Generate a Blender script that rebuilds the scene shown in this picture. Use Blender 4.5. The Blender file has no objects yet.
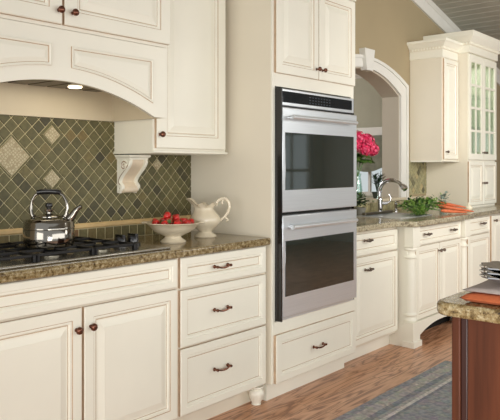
import bpy, bmesh, math, random
from mathutils import Vector, Matrix
random.seed(7)
PI = math.pi
SC = bpy.context.scene
COL = SC.collection

# ------------------------------------------------------------------ materials
def srgb(r, g, b):
    def f(v):
        v /= 255.0
        return v / 12.92 if v <= .04045 else ((v + .055) / 1.055) ** 2.4
    return (f(r), f(g), f(b), 1)

def mat(name, rgb, rough=.5, metal=0, vary=.06, scale=8, bump=0, bscale=60, coat=0, stretch=None, spec=None):
    m = bpy.data.materials.new(name); m.use_nodes = True
    nt = m.node_tree; N = nt.nodes; L = nt.links; b = N['Principled BSDF']
    b.inputs['Roughness'].default_value = rough; b.inputs['Metallic'].default_value = metal
    if coat: b.inputs['Coat Weight'].default_value = coat; b.inputs['Coat Roughness'].default_value = .05
    if spec is not None: b.inputs['Specular IOR Level'].default_value = spec
    tc = N.new('ShaderNodeTexCoord'); mp = N.new('ShaderNodeMapping')
    if stretch: mp.inputs['Scale'].default_value = stretch
    L.new(tc.outputs['Object'], mp.inputs['Vector'])
    n = N.new('ShaderNodeTexNoise'); n.inputs['Scale'].default_value = scale; n.inputs['Detail'].default_value = 4
    L.new(mp.outputs[0], n.inputs['Vector'])
    r = N.new('ShaderNodeValToRGB'); c = srgb(*rgb)
    r.color_ramp.elements[0].position = .3; r.color_ramp.elements[1].position = .7
    r.color_ramp.elements[0].color = tuple(max(0, v * (1 - vary)) for v in c[:3]) + (1,)
    r.color_ramp.elements[1].color = tuple(min(1, v * (1 + vary)) for v in c[:3]) + (1,)
    L.new(n.outputs['Fac'], r.inputs['Fac']); L.new(r.outputs['Color'], b.inputs['Base Color'])
    if bump:
        n2 = N.new('ShaderNodeTexNoise'); n2.inputs['Scale'].default_value = bscale
        L.new(mp.outputs[0], n2.inputs['Vector'])
        bp = N.new('ShaderNodeBump'); bp.inputs['Strength'].default_value = bump; bp.inputs['Distance'].default_value = .01
        L.new(n2.outputs['Fac'], bp.inputs['Height']); L.new(bp.outputs['Normal'], b.inputs['Normal'])
    return m

M = {}
M['cream'] = mat('cream_paint', (241, 238, 222), .38, vary=.025, scale=3)
M['side'] = mat('cream_shaded', (231, 223, 203), .45, vary=.03, scale=2)  # cabinet cream darkened to carry the shade on sides turned from the light
M['linershade'] = mat('hood_liner_shaded', (206, 194, 168), .5, vary=.02)  # cream darkened to hold the shade inside the hood
M['glaze'] = mat('umber_glaze', (190, 164, 136), .5, vary=.12, scale=20)
M['corbelwash'] = mat('glazed_wash', (222, 206, 180), .5, vary=.08, scale=20)
M['deepglaze'] = mat('deep_glaze', (150, 116, 86), .6)
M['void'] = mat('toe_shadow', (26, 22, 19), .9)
M['darkgap'] = mat('shadow_gap', (96, 78, 56), .8)
M['bronze'] = mat('oil_rubbed_bronze', (112, 72, 56), .26, .8, vary=.3, scale=40)
M['pewter'] = mat('dark_pewter', (112, 98, 88), .3, .8, vary=.2, scale=40)
M['steel'] = mat('brushed_steel', (230, 235, 238), .3, .66, vary=.04, scale=6, stretch=(.4, 1, 40))
M['darksteel'] = mat('dark_steel', (120, 116, 104), .35, 1, vary=.1)
M['traysteel'] = mat('tray_steel', (190, 186, 176), .22, .9, vary=.05)
M['chrome'] = mat('chrome', (222, 222, 224), .07, 1, vary=.02)
M['kettle'] = mat('polished_steel', (142, 138, 130), .1, 1, vary=.03)
M['ovenglass'] = mat('oven_glass', (34, 43, 39), .03, vary=.1, coat=1, spec=.9)
M['display'] = mat('display_glass', (20, 27, 32), .08, vary=.1, coat=.6)
M['button'] = mat('panel_print', (44, 52, 60), .4)
M['iron'] = mat('cast_iron', (22, 21, 21), .42, .2, vary=.2, scale=60, bump=.1, bscale=200)
M['blackplastic'] = mat('black_plastic', (16, 16, 17), .25, coat=.4)
M['wall'] = mat('tan_wall', (158, 143, 112), .85, vary=.03, scale=3)
M['white'] = mat('white_trim', (214, 212, 204), .45, vary=.02)
M['sage'] = mat('sage_wall', (168, 166, 148), .85, vary=.03)
M['jamb'] = mat('jamb_paint', (176, 167, 150), .7, vary=.02)
M['ivory'] = mat('ivory_glaze', (220, 208, 182), .22, vary=.05, scale=12, coat=.5)
M['straw'] = mat('strawberry_red', (192, 28, 22), .3, vary=.35, scale=60, bump=.4, bscale=260, coat=.3)
M['leaf'] = mat('leaf_green', (72, 112, 44), .5, vary=.45, scale=30)
M['leaf2'] = mat('light_leaf_green', (120, 152, 70), .5, vary=.4, scale=40)
M['darkleaf'] = mat('dark_leaf_green', (30, 52, 30), .45, vary=.4, scale=25)
M['carrot'] = mat('carrot_orange', (206, 104, 58), .5, vary=.2, scale=40, bump=.2, bscale=90)
M['onion'] = mat('onion_white', (236, 226, 198), .4, vary=.08, scale=30)
M['teal'] = mat('blue_green_cabbage', (150, 170, 156), .55, vary=.2, scale=30)
M['pink'] = mat('hydrangea_pink', (214, 40, 88), .55, vary=.4, scale=40)
M['pink2'] = mat('hydrangea_light_pink', (236, 92, 128), .55, vary=.3, scale=40)
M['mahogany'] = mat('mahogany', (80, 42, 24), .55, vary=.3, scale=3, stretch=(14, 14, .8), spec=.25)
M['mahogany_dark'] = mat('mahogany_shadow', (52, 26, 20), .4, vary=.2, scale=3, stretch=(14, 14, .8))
M['orange'] = mat('orange_linen', (184, 96, 54), .9, vary=.12, scale=60, bump=.25, bscale=300)
M['grey'] = mat('grey_linen', (176, 164, 158), .9, vary=.08, scale=60, bump=.25, bscale=300)
M['shade'] = mat('roman_shade', (124, 126, 110), .9, vary=.18, scale=14)
M['terracotta'] = mat('clay_pot', (120, 118, 108), .7, vary=.1)
M['darkpot'] = mat('dark_glazed_pot', (52, 60, 50), .4)
M['soil'] = mat('soil', (50, 38, 28), .9)
M['liner'] = mat('cream_stone_liner', (208, 178, 126), .5, vary=.12, scale=18)
M['ledge'] = mat('ledge_stone', (196, 184, 158), .5, vary=.08, scale=18)
M['grout'] = mat('grout', (206, 194, 154), .85, vary=.06)
M['hutchin'] = mat('hutch_inside', (176, 182, 160), .7, vary=.1)  # grey-green stands in for the outdoors mirrored in the hutch glass
M['dish'] = mat('green_dish', (150, 170, 150), .25, vary=.2, coat=.4)
M['filter'] = mat('filter_mesh', (92, 82, 66), .4, .8, vary=.2, scale=80)

def emission(name, rgb, s):
    m = bpy.data.materials.new(name); m.use_nodes = True
    N = m.node_tree.nodes; b = N['Principled BSDF']
    b.inputs['Emission Color'].default_value = srgb(*rgb); b.inputs['Emission Strength'].default_value = s
    return m
M['bulb'] = emission('bulb', (255, 236, 200), 4)

def glass(name, tint=(1, 1, 1, 1), refl=.12):
    m = bpy.data.materials.new(name); m.use_nodes = True
    nt = m.node_tree; N = nt.nodes; L = nt.links; N.remove(N['Principled BSDF'])
    t = N.new('ShaderNodeBsdfTransparent'); t.inputs['Color'].default_value = tint
    g = N.new('ShaderNodeBsdfGlossy'); g.inputs['Roughness'].default_value = .03
    f = N.new('ShaderNodeFresnel'); f.inputs['IOR'].default_value = 1.45
    a = N.new('ShaderNodeMath'); a.operation = 'ADD'; a.inputs[1].default_value = refl; a.use_clamp = True
    ge = N.new('ShaderNodeNewGeometry'); inv = N.new('ShaderNodeMath'); inv.operation = 'SUBTRACT'; inv.inputs[0].default_value = 1; L.new(ge.outputs['Backfacing'], inv.inputs[1])
    mu = N.new('ShaderNodeMath'); mu.operation = 'MULTIPLY'; L.new(a.outputs[0], mu.inputs[0]); L.new(inv.outputs[0], mu.inputs[1])
    x = N.new('ShaderNodeMixShader'); L.new(f.outputs[0], a.inputs[0]); L.new(mu.outputs[0], x.inputs['Fac'])
    L.new(t.outputs[0], x.inputs[1]); L.new(g.outputs[0], x.inputs[2])
    L.new(x.outputs[0], N['Material Output'].inputs['Surface'])
    return m
M['pane'] = glass('window_glass', (.93, .97, .97, 1), .02)
M['cabglass'] = glass('cabinet_glass', (.86, .92, .87, 1), .13)

def granite(name='granite', g=0):
    m = bpy.data.materials.new(name); m.use_nodes = True
    nt = m.node_tree; N = nt.nodes; L = nt.links; b = N['Principled BSDF']
    tc = N.new('ShaderNodeTexCoord')
    n1 = N.new('ShaderNodeTexNoise'); n1.inputs['Scale'].default_value = 55; n1.inputs['Detail'].default_value = 6; n1.inputs['Roughness'].default_value = .7
    r1 = N.new('ShaderNodeValToRGB'); e = r1.color_ramp.elements
    e[0].position = .32; e[0].color = srgb(58 + g, 46 + g, 34 + g); e[1].position = .70; e[1].color = srgb(206, 190, 156)
    for p, c in ((.41, (100, 82, 52)), (.5, (142, 122, 84)), (.57, (154, 140, 106))):
        q = e.new(p); q.color = srgb(*[min(255, x + g * (1 + .25 * i)) for i, x in enumerate(c)])
    v = N.new('ShaderNodeTexVoronoi'); v.inputs['Scale'].default_value = 130
    r2 = N.new('ShaderNodeValToRGB'); r2.color_ramp.elements[0].position = .05; r2.color_ramp.elements[0].color = (.25, .22, .18, 1)
    r2.color_ramp.elements[1].position = .4; r2.color_ramp.elements[1].color = (1, 1, 1, 1)
    mx = N.new('ShaderNodeMix'); mx.data_type = 'RGBA'; mx.blend_type = 'MULTIPLY'; mx.inputs[0].default_value = .8
    for o, i in ((tc.outputs['Object'], n1.inputs['Vector']), (tc.outputs['Object'], v.inputs['Vector']), (n1.outputs['Fac'], r1.inputs['Fac']),
                 (v.outputs['Distance'], r2.inputs['Fac']), (r1.outputs['Color'], mx.inputs[6]), (r2.outputs['Color'], mx.inputs[7]), (mx.outputs[2], b.inputs['Base Color'])):
        L.new(o, i)
    b.inputs['Roughness'].default_value = .14
    return m
M['granite'] = granite(); M['granite_lit'] = granite('granite_lit', 34)  # the second is the same stone with reflected light put into its colour

def oak_floor():
    m = bpy.data.materials.new('oak_floor'); m.use_nodes = True
    nt = m.node_tree; N = nt.nodes; L = nt.links; b = N['Principled BSDF']
    tc = N.new('ShaderNodeTexCoord')
    br = N.new('ShaderNodeTexBrick'); br.offset = .37; br.inputs['Scale'].default_value = 1
    br.inputs['Brick Width'].default_value = 1.1; br.inputs['Row Height'].default_value = .11
    br.inputs['Mortar Size'].default_value = .0012; br.inputs['Mortar Smooth'].default_value = .2
    br.inputs['Color1'].default_value = (.2, .2, .2, 1); br.inputs['Color2'].default_value = (.8, .8, .8, 1); br.inputs['Mortar'].default_value = (0, 0, 0, 1)
    L.new(tc.outputs['Object'], br.inputs['Vector'])
    # per-plank offset so that the grain differs from plank to plank
    ad = N.new('ShaderNodeVectorMath'); ad.operation = 'MULTIPLY_ADD'
    ad.inputs[1].default_value = (3, 7, 5)
    L.new(br.outputs['Color'], ad.inputs[0]); L.new(tc.outputs['Object'], ad.inputs[2])
    mp = N.new('ShaderNodeMapping'); mp.inputs['Scale'].default_value = (1.0, 9, 1)
    L.new(ad.outputs[0], mp.inputs['Vector'])
    w = N.new('ShaderNodeTexNoise'); w.inputs['Scale'].default_value = 1.5; w.inputs['Detail'].default_value = 3; w.inputs['Distortion'].default_value = .6
    L.new(mp.outputs[0], w.inputs['Vector'])
    ml = N.new('ShaderNodeMath'); ml.operation = 'MULTIPLY'; ml.inputs[1].default_value = 12
    fr = N.new('ShaderNodeMath'); fr.operation = 'PINGPONG'; fr.inputs[1].default_value = 1
    L.new(w.outputs['Fac'], ml.inputs[0]); L.new(ml.outputs[0], fr.inputs[0])
    r = N.new('ShaderNodeValToRGB'); e = r.color_ramp.elements
    e[0].position = 0; e[0].color = srgb(140, 92, 64); e[1].position = 1; e[1].color = srgb(222, 172, 136)
    q = e.new(.3); q.color = srgb(198, 146, 110)
    L.new(fr.outputs[0], r.inputs['Fac'])
    n2 = N.new('ShaderNodeTexNoise'); n2.inputs['Scale'].default_value = 3
    L.new(mp.outputs[0], n2.inputs['Vector'])
    tone = N.new('ShaderNodeValToRGB'); tone.color_ramp.elements[0].color = (.86, .83, .8, 1); tone.color_ramp.elements[1].color = (1.0, 1, 1, 1)
    L.new(br.outputs['Color'], tone.inputs['Fac'])
    mx = N.new('ShaderNodeMix'); mx.data_type = 'RGBA'; mx.blend_type = 'MULTIPLY'; mx.inputs[0].default_value = 1
    L.new(r.outputs['Color'], mx.inputs[6]); L.new(tone.outputs['Color'], mx.inputs[7])
    m2 = N.new('ShaderNodeMix'); m2.data_type = 'RGBA'; m2.inputs[7].default_value = srgb(120, 84, 58)
    L.new(br.outputs['Fac'], m2.inputs[0]); L.new(mx.outputs[2], m2.inputs[6])
    L.new(m2.outputs[2], b.inputs['Base Color'])
    b.inputs['Roughness'].default_value = .3
    return m
M['oak'] = oak_floor()

def rug_mat(x0, x1, y0, y1):
    m = bpy.data.materials.new('distressed_rug'); m.use_nodes = True
    nt = m.node_tree; N = nt.nodes; L = nt.links; b = N['Principled BSDF']
    tc = N.new('ShaderNodeTexCoord'); sp = N.new('ShaderNodeSeparateXYZ'); L.new(tc.outputs['Object'], sp.inputs[0])
    def mth(op, a, c=None):
        n = N.new('ShaderNodeMath'); n.operation = op
        for i, q in enumerate((a, c)):
            if q is None: continue
            if isinstance(q, (int, float)): n.inputs[i].default_value = q
            else: L.new(q, n.inputs[i])
        return n.outputs[0]
    hx, hy = (x1 - x0) / 2, (y1 - y0) / 2
    dx = mth('SUBTRACT', hx, mth('ABSOLUTE', sp.outputs[0])); dy = mth('SUBTRACT', hy, mth('ABSOLUTE', sp.outputs[1]))
    d = mth('MINIMUM', dx, dy)
    r = N.new('ShaderNodeValToRGB'); r.color_ramp.interpolation = 'CONSTANT'; e = r.color_ramp.elements
    e[0].position = 0; e[0].color = srgb(158, 160, 160); e[1].position = .05; e[1].color = srgb(184, 180, 172)
    for p, c in ((.12, (148, 151, 154)), (.16, (176, 174, 168)), (.185, (214, 210, 202)), (.21, (146, 149, 154)), (.23, (164, 166, 166))):
        q = e.new(p); q.color = srgb(*c)
    L.new(mth('MULTIPLY', d, 1.0), r.inputs['Fac'])
    v = N.new('ShaderNodeTexVoronoi'); v.inputs['Scale'].default_value = 24; v.distance = 'MANHATTAN'
    L.new(tc.outputs['Object'], v.inputs['Vector'])
    rv = N.new('ShaderNodeValToRGB'); rv.color_ramp.elements[0].position = .18; rv.color_ramp.elements[0].color = (1.5, 1.46, 1.42, 1)
    rv.color_ramp.elements[1].position = .32; rv.color_ramp.elements[1].color = (.98, .99, 1.02, 1)
    L.new(v.outputs['Distance'], rv.inputs['Fac'])
    mx = N.new('ShaderNodeMix'); mx.data_type = 'RGBA'; mx.blend_type = 'MULTIPLY'; mx.inputs[0].default_value = .9
    L.new(r.outputs['Color'], mx.inputs[6]); L.new(rv.outputs['Color'], mx.inputs[7])
    v2 = N.new('ShaderNodeTexVoronoi'); v2.inputs['Scale'].default_value = 26; L.new(tc.outputs['Object'], v2.inputs['Vector'])
    hue = N.new('ShaderNodeMix'); hue.data_type = 'RGBA'; hue.blend_type = 'OVERLAY'; hue.inputs[0].default_value = .07
    L.new(mx.outputs[2], hue.inputs[6]); L.new(v2.outputs['Color'], hue.inputs[7])
    n = N.new('ShaderNodeTexNoise'); n.inputs['Scale'].default_value = 40; n.inputs['Detail'].default_value = 5; L.new(tc.outputs['Object'], n.inputs['Vector'])
    rn = N.new('ShaderNodeValToRGB'); rn.color_ramp.elements[0].position = .35; rn.color_ramp.elements[0].color = (.72, .73, .76, 1)
    rn.color_ramp.elements[1].position = .65; rn.color_ramp.elements[1].color = (1.12, 1.1, 1.08, 1)
    L.new(n.outputs['Fac'], rn.inputs['Fac'])
    m2 = N.new('ShaderNodeMix'); m2.data_type = 'RGBA'; m2.blend_type = 'MULTIPLY'; m2.inputs[0].default_value = 1
    L.new(hue.outputs[2], m2.inputs[6]); L.new(rn.outputs['Color'], m2.inputs[7]); L.new(m2.outputs[2], b.inputs['Base Color'])
    b.inputs['Roughness'].default_value = .95; b.inputs['Specular IOR Level'].default_value = .1
    return m

def tile_mat(name='tumbled_slate_tile', g=0):
    m = bpy.data.materials.new(name); m.use_nodes = True
    nt = m.node_tree; N = nt.nodes; L = nt.links; b = N['Principled BSDF']
    at = N.new('ShaderNodeAttribute'); at.attribute_name = 'tone'
    r = N.new('ShaderNodeValToRGB'); e = r.color_ramp.elements
    e[0].position = 0; e[0].color = srgb(66, 62, 42); e[1].position = 1; e[1].color = srgb(122, 92, 56)
    for p, c in ((.2, (86, 82, 52)), (.45, (100, 95, 60)), (.7, (111, 104, 67)), (.9, (118, 102, 62))):
        q = e.new(p); q.color = srgb(*[x + g for x in c])
    L.new(at.outputs['Fac'], r.inputs['Fac'])
    tc = N.new('ShaderNodeTexCoord'); n = N.new('ShaderNodeTexNoise'); n.inputs['Scale'].default_value = 45; n.inputs['Detail'].default_value = 5
    L.new(tc.outputs['Object'], n.inputs['Vector'])
    rn = N.new('ShaderNodeValToRGB'); rn.color_ramp.elements[0].position = .3; rn.color_ramp.elements[0].color = (.7, .7, .66, 1)
    rn.color_ramp.elements[1].position = .7; rn.color_ramp.elements[1].color = (1.12, 1.1, 1.05, 1)
    L.new(n.outputs['Fac'], rn.inputs['Fac'])
    mx = N.new('ShaderNodeMix'); mx.data_type = 'RGBA'; mx.blend_type = 'MULTIPLY'; mx.inputs[0].default_value = 1
    L.new(r.outputs['Color'], mx.inputs[6]); L.new(rn.outputs['Color'], mx.inputs[7]); L.new(mx.outputs[2], b.inputs['Base Color'])
    b.inputs['Roughness'].default_value = .55
    return m
M['tile'] = tile_mat(); M['tile_pale'] = tile_mat('pale_slate_tile', 58)

def motif_mat():
    m = bpy.data.materials.new('ornament_tile'); m.use_nodes = True
    nt = m.node_tree; N = nt.nodes; L = nt.links; b = N['Principled BSDF']
    tc = N.new('ShaderNodeTexCoord'); mp = N.new('ShaderNodeMapping'); mp.inputs['Rotation'].default_value = (0, PI / 4, 0)
    L.new(tc.outputs['Object'], mp.inputs['Vector'])
    sp = N.new('ShaderNodeSeparateXYZ'); L.new(mp.outputs[0], sp.inputs[0])
    def mth(op, a, c=None):
        n = N.new('ShaderNodeMath'); n.operation = op
        for i, q in enumerate((a, c)):
            if q is None: continue
            if isinstance(q, (int, float)): n.inputs[i].default_value = q
            else: L.new(q, n.inputs[i])
        return n.outputs[0]
    v = N.new('ShaderNodeTexVoronoi'); v.feature = 'DISTANCE_TO_EDGE'; v.inputs['Scale'].default_value = 72; v.inputs['Randomness'].default_value = .55
    L.new(mp.outputs[0], v.inputs['Vector'])
    f = mth('MULTIPLY', v.outputs['Distance'], 1.6)
    r = N.new('ShaderNodeValToRGB'); r.color_ramp.elements[0].position = .12; r.color_ramp.elements[0].color = srgb(160, 146, 114)
    r.color_ramp.elements[1].position = .34; r.color_ramp.elements[1].color = srgb(192, 182, 150)
    L.new(f, r.inputs['Fac']); L.new(r.outputs['Color'], b.inputs['Base Color'])
    bp = N.new('ShaderNodeBump'); bp.inputs['Strength'].default_value = .5; bp.inputs['Distance'].default_value = .003
    L.new(f, bp.inputs['Height']); L.new(bp.outputs['Normal'], b.inputs['Normal'])
    b.inputs['Roughness'].default_value = .55
    return m
M['motif'] = motif_mat()

def beadboard():
    m = mat('beadboard', (166, 164, 152), .6, vary=.04)
    return m
M['bead'] = beadboard()

# ------------------------------------------------------------------ mesh building
class MB:
    def __init__(s): s.bm = bmesh.new()
    def face(s, pts, mi=0):
        f = s.bm.faces.new([s.bm.verts.new(p) for p in pts]); f.material_index = mi; return f
    def box(s, x0, x1, y0, y1, z0, z1, mi=0):
        v = [s.bm.verts.new((x, y, z)) for x in (x0, x1) for y in (y0, y1) for z in (z0, z1)]
        for q in ((0, 1, 3, 2), (4, 6, 7, 5), (0, 4, 5, 1), (2, 3, 7, 6), (0, 2, 6, 4), (1, 5, 7, 3)):
            f = s.bm.faces.new([v[i] for i in q]); f.material_index = mi
        return s
    def loft(s, loops, mi=0, caps=True, mis=None, closed=True):
        L = [[s.bm.verts.new(p) for p in lp] for lp in loops]
        n = len(L[0])
        for k in range(len(L) - 1):
            for i in range(n if closed else n - 1):
                j = (i + 1) % n
                f = s.bm.faces.new((L[k][i], L[k][j], L[k + 1][j], L[k + 1][i])); f.material_index = mis[k] if mis else mi
        if caps:
            for lp, rev in ((L[0], True), (L[-1], False)):
                f = s.bm.faces.new(list(reversed(lp)) if rev else lp); f.material_index = (mis[-1] if mis and not rev else mi)
        return s
    def lathe(s, prof, n=24, c=(0, 0, 0), mod=None, mi=0, axis='z', caps=True):
        loops = []
        for r, z in prof:
            lp = []
            for i in range(n):
                a = 2 * PI * i / n; rr = max(r, 1e-4) * (mod(a, z) if mod else 1)
                p = (rr * math.cos(a), rr * math.sin(a), z)
                if axis == '-y': p = (p[0], -p[2], p[1])      # axis pointing towards the room
                elif axis == 'x': p = (p[2], p[0], p[1])
                lp.append((c[0] + p[0], c[1] + p[1], c[2] + p[2]))
            loops.append(lp)
        return s.loft(loops, mi, caps)
    def tube(s, pts, rad, n=10, mi=0, flat=1):
        P = [Vector(p) for p in pts]; loops = []; up = None
        for i, p in enumerate(P):
            t = (P[min(i + 1, len(P) - 1)] - P[max(i - 1, 0)]).normalized()
            if up is None:
                up = Vector((0, 0, 1)) if abs(t.z) < .9 else Vector((1, 0, 0))
            a = t.cross(up).normalized(); up = a.cross(t).normalized()
            r = rad[i] if isinstance(rad, (list, tuple)) else rad
            loops.append([tuple(p + a * math.cos(2 * PI * k / n) * r + up * math.sin(2 * PI * k / n) * r * flat) for k in range(n)])
        return s.loft(loops, mi)
    def prism(s, poly, y0, y1, mi=0):           # poly in (x, z), extruded along y
        return s.loft([[(x, y0, z) for x, z in poly], [(x, y1, z) for x, z in poly]], mi)
    def prismx(s, poly, x0, x1, mi=0):          # poly in (y, z), extruded along x
        return s.loft([[(x0, y, z) for y, z in poly], [(x1, y, z) for y, z in poly]], mi)
    def prismz(s, poly, z0, z1, mi=0):
        return s.loft([[(x, y, z0) for x, y in poly], [(x, y, z1) for x, y in poly]], mi)
    def relief(s, poly, yf, rings):             # poly CCW in (x, z) seen from the room; rings (inset, out, material)
        n = len(poly)
        def off(d):
            out = []
            for i in range(n):
                a, b, c = Vector(poly[i - 1]), Vector(poly[i]), Vector(poly[(i + 1) % n])
                e1 = (b - a).normalized(); e2 = (c - b).normalized()
                n1 = Vector((-e1.y, e1.x)); n2 = Vector((-e2.y, e2.x))
                out.append(b + (n1 + n2) * d / max(.3, 1 + n1.dot(n2)))
            return out
        loops = [[(p.x, yf - o, p.y) for p in off(d)] for d, o, _ in rings]
        return s.loft(loops, 0, True, [r[2] for r in rings[1:]] + [rings[-1][2]])
    def ico(s, c, r, sub=2, sc=(1, 1, 1), noise=0, mi=0):
        g = bmesh.ops.create_icosphere(s.bm, subdivisions=sub, radius=1)
        for v in g['verts']:
            k = r * (1 + (random.random() - .5) * noise)
            v.co = Vector((c[0] + v.co.x * k * sc[0], c[1] + v.co.y * k * sc[1], c[2] + v.co.z * k * sc[2]))
            for f in v.link_faces: f.material_index = mi
        return s

PW = {}     # world base of things
def thing(name, label, cat, loc=(0, 0, 0), group=None):
    o = bpy.data.objects.new(name, None); COL.objects.link(o); o.location = loc; o.empty_display_size = .05
    PW[o] = Vector(loc); tag(o, label, cat, group); return o
def tag(o, label, cat, group=None, kind=None):
    if label: o['label'] = label
    if cat: o['category'] = cat
    if group: o['group'] = group
    if kind: o['kind'] = kind
    return o
def obj(name, mb, mats, parent=None, bevel=0, smooth=True, seg=2, label=None, solid=0, ang=40):
    bm = mb.bm
    bmesh.ops.recalc_face_normals(bm, faces=bm.faces[:])
    xs = [v.co for v in bm.verts]
    lo = Vector([min(c[i] for c in xs) for i in range(3)]); hi = Vector([max(c[i] for c in xs) for i in range(3)])
    ctr = (lo + hi) / 2
    for v in bm.verts: v.co -= ctr
    me = bpy.data.meshes.new(name); bm.to_mesh(me); bm.free()
    for m in (mats if isinstance(mats, (list, tuple)) else [mats]): me.materials.append(M[m] if isinstance(m, str) else m)
    o = bpy.data.objects.new(name, me); COL.objects.link(o)
    pb = PW[parent] if parent is not None else Vector((0, 0, 0))
    o.location = ctr - pb; PW[o] = ctr
    if parent is not None: o.parent = parent
    if smooth:
        for p in me.polygons: p.use_smooth = True
        if hasattr(me, 'set_sharp_from_angle'): me.set_sharp_from_angle(angle=math.radians(ang))
    if bevel:
        b = o.modifiers.new('bevel', 'BEVEL'); b.width = bevel; b.segments = seg; b.limit_method = 'ANGLE'; b.angle_limit = math.radians(40)
        b.harden_normals = False
    if label: o['label'] = label
    return o
def struct(name, mb, m, bevel=0, **k):
    o = obj(name, mb, m, None, bevel, **k); o['kind'] = 'structure'; return o
def dup(root, loc=None, rot=None, label=None, group=None, scale=None):
    r = root.copy(); COL.objects.link(r); PW[r] = Vector((0, 0, 0))
    if loc is not None: r.location = loc
    if rot is not None: r.rotation_euler = rot
    if scale is not None: r.scale = (scale,) * 3
    if label: r['label'] = label
    if group: r['group'] = group
    for ch in list(root.children):
        c = ch.copy(); COL.objects.link(c); c.parent = r
        for g in list(ch.children):
            d = g.copy(); COL.objects.link(d); d.parent = c
    return r

# cabinet front pieces ------------------------------------------------------
CG = ['cream', 'glaze', 'darkgap']
def rect(x0, x1, z0, z1): return [(x0, z0), (x1, z0), (x1, z1), (x0, z1)]
def door_rings(st, t, raised=True):
    R = [(0, 0, 0), (0, t - .004, 1), (.004, t, 0), (st - .02, t, 0), (st - .017, t - .003, 1 if raised else 0), (st - .008, t - .003, 0), (st - .003, t - .010, 0), (st, t - .010, 1)]
    if raised: R += [(st + .006, t - .010, 0), (st + .036, t - .002, 0), (st + .037, t - .001, 0)]
    else: R += [(st + .003, t - .010, 0)]
    return R
def door(parent, x0, x1, z0, z1, yb, t=.02, st=.066, name='door', raised=True):
    m = MB(); m.relief(rect(x0, x1, z0, z1), yb, door_rings(st, t, raised)); return obj(name, m, CG, parent, smooth=False)
def drawer(parent, x0, x1, z0, z1, yb, t=.02, st=.05, name='drawer'):
    m = MB(); m.relief(rect(x0, x1, z0, z1), yb, door_rings(st, t, False)); return obj(name, m, CG, parent, smooth=False)
def knob(parent, x, z, y, r=.016, m='bronze'):
    b = MB(); b.lathe([(.008, 0), (.008, .003), (.005, .006), (.005, .014), (.010, .017), (r, .022), (r, .028), (r * .8, .033), (r * .3, .036), (0, .0365)], 16, (x, y, z), axis='-y')
    return obj('knob', b, m, parent)
def pull(parent, x, z, y, w=.1, m='bronze'):
    b = MB()
    for s in (-1, 1):
        b.lathe([(.010, 0), (.010, .003), (.006, .006), (.006, .02), (.008, .024), (.006, .030), (0, .031)], 12, (x + s * w / 2, y, z), axis='-y')
    pts = []
    for i in range(13):
        u = i / 12 * 2 - 1
        pts.append((x + u * w / 2, y - .024, z - .010 * (1 - u * u) + .002))
    b.tube(pts, [.0038 + .0016 * (1 - abs(i / 6 - 1)) for i in range(13)], 8)
    return obj('handle', b, m, parent)
def crown(parent, x0, x1, yf, yb, prof, name='crown', left=True, right=True, m='cream'):
    b = MB(); loops = []
    for d, z in prof:
        a = x0 - (d if left else 0); c = x1 + (d if right else 0)
        loops.append([(a, yb, z), (a, yf - d, z), (c, yf - d, z), (c, yb, z)])
    b.loft(loops); return obj(name, b, m, parent, smooth=False)
def dentils(parent, x0, x1, yf, yb, z, h=.02, p=.03, left=True):
    b = MB(); n = int((x1 - x0) / p)
    for i in range(n + 1): b.box(x0 + i * p, x0 + i * p + p * .55, yf - .006, yf + .002, z, z + h)
    if left:
        n = int((yb - yf) / p)
        for i in range(n): b.box(x0 - .006, x0 + .002, yf + i * p, yf + i * p + p * .55, z, z + h)
    b.box(x0 - .0015, x1 + .0015, yf - .0015, yb, z - .003, z + h + .002, 1)
    return obj('dentil_moulding', b, ['cream', 'side'], parent, smooth=False)

CT = .928      # counter top height
CB = .888
# ------------------------------------------------------------------ setting
b = MB(); b.box(-2, 10.2, -6.2, 3.4, -.05, 0); struct('floor', b, 'oak', smooth=False)

AX, AH, AB = 5.03, .64, 1.012          # arch centre, half width, sill height
def arch_in(x): return 2.19 - .19 * ((x - AX) / AH) ** 2
def arch_out(x): return 2.29 - .19 * ((x - AX) / .77) ** 2
b = MB(); WT = .17
b.box(-1.5, AX - AH, 0, WT, 0, 5.2); b.box(AX + AH, 10.2, 0, WT, 0, 4.2)
b.box(AX - AH, AX + AH, 0, WT, 0, AB)
n = 16
xs = [AX - AH + 2 * AH * i / n for i in range(n + 1)]
for i in range(n):
    b.prism([(xs[i], arch_in(xs[i])), (xs[i + 1], arch_in(xs[i + 1])), (xs[i + 1], 4.2), (xs[i], 4.2)], 0, WT)
struct('wall_back', b, 'wall', smooth=False)
# arch lining
b = MB(); t = .012
prof = [(AX - AH, AB)] + [(x, arch_in(x)) for x in xs] + [(AX + AH, AB)]
inn = [(AX - AH + t, AB)] + [(AX + (x - AX) * (AH - t) / AH, arch_in(x) - t) for x in xs] + [(AX + AH - t, AB)]
for i in range(len(prof) - 1):
    b.loft([[(p[0], y, p[1]) for p in (prof[i], prof[i + 1], inn[i + 1], inn[i])] for y in (-.002, WT + .002)])
struct('trim_1', b, 'jamb', smooth=False)
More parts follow.
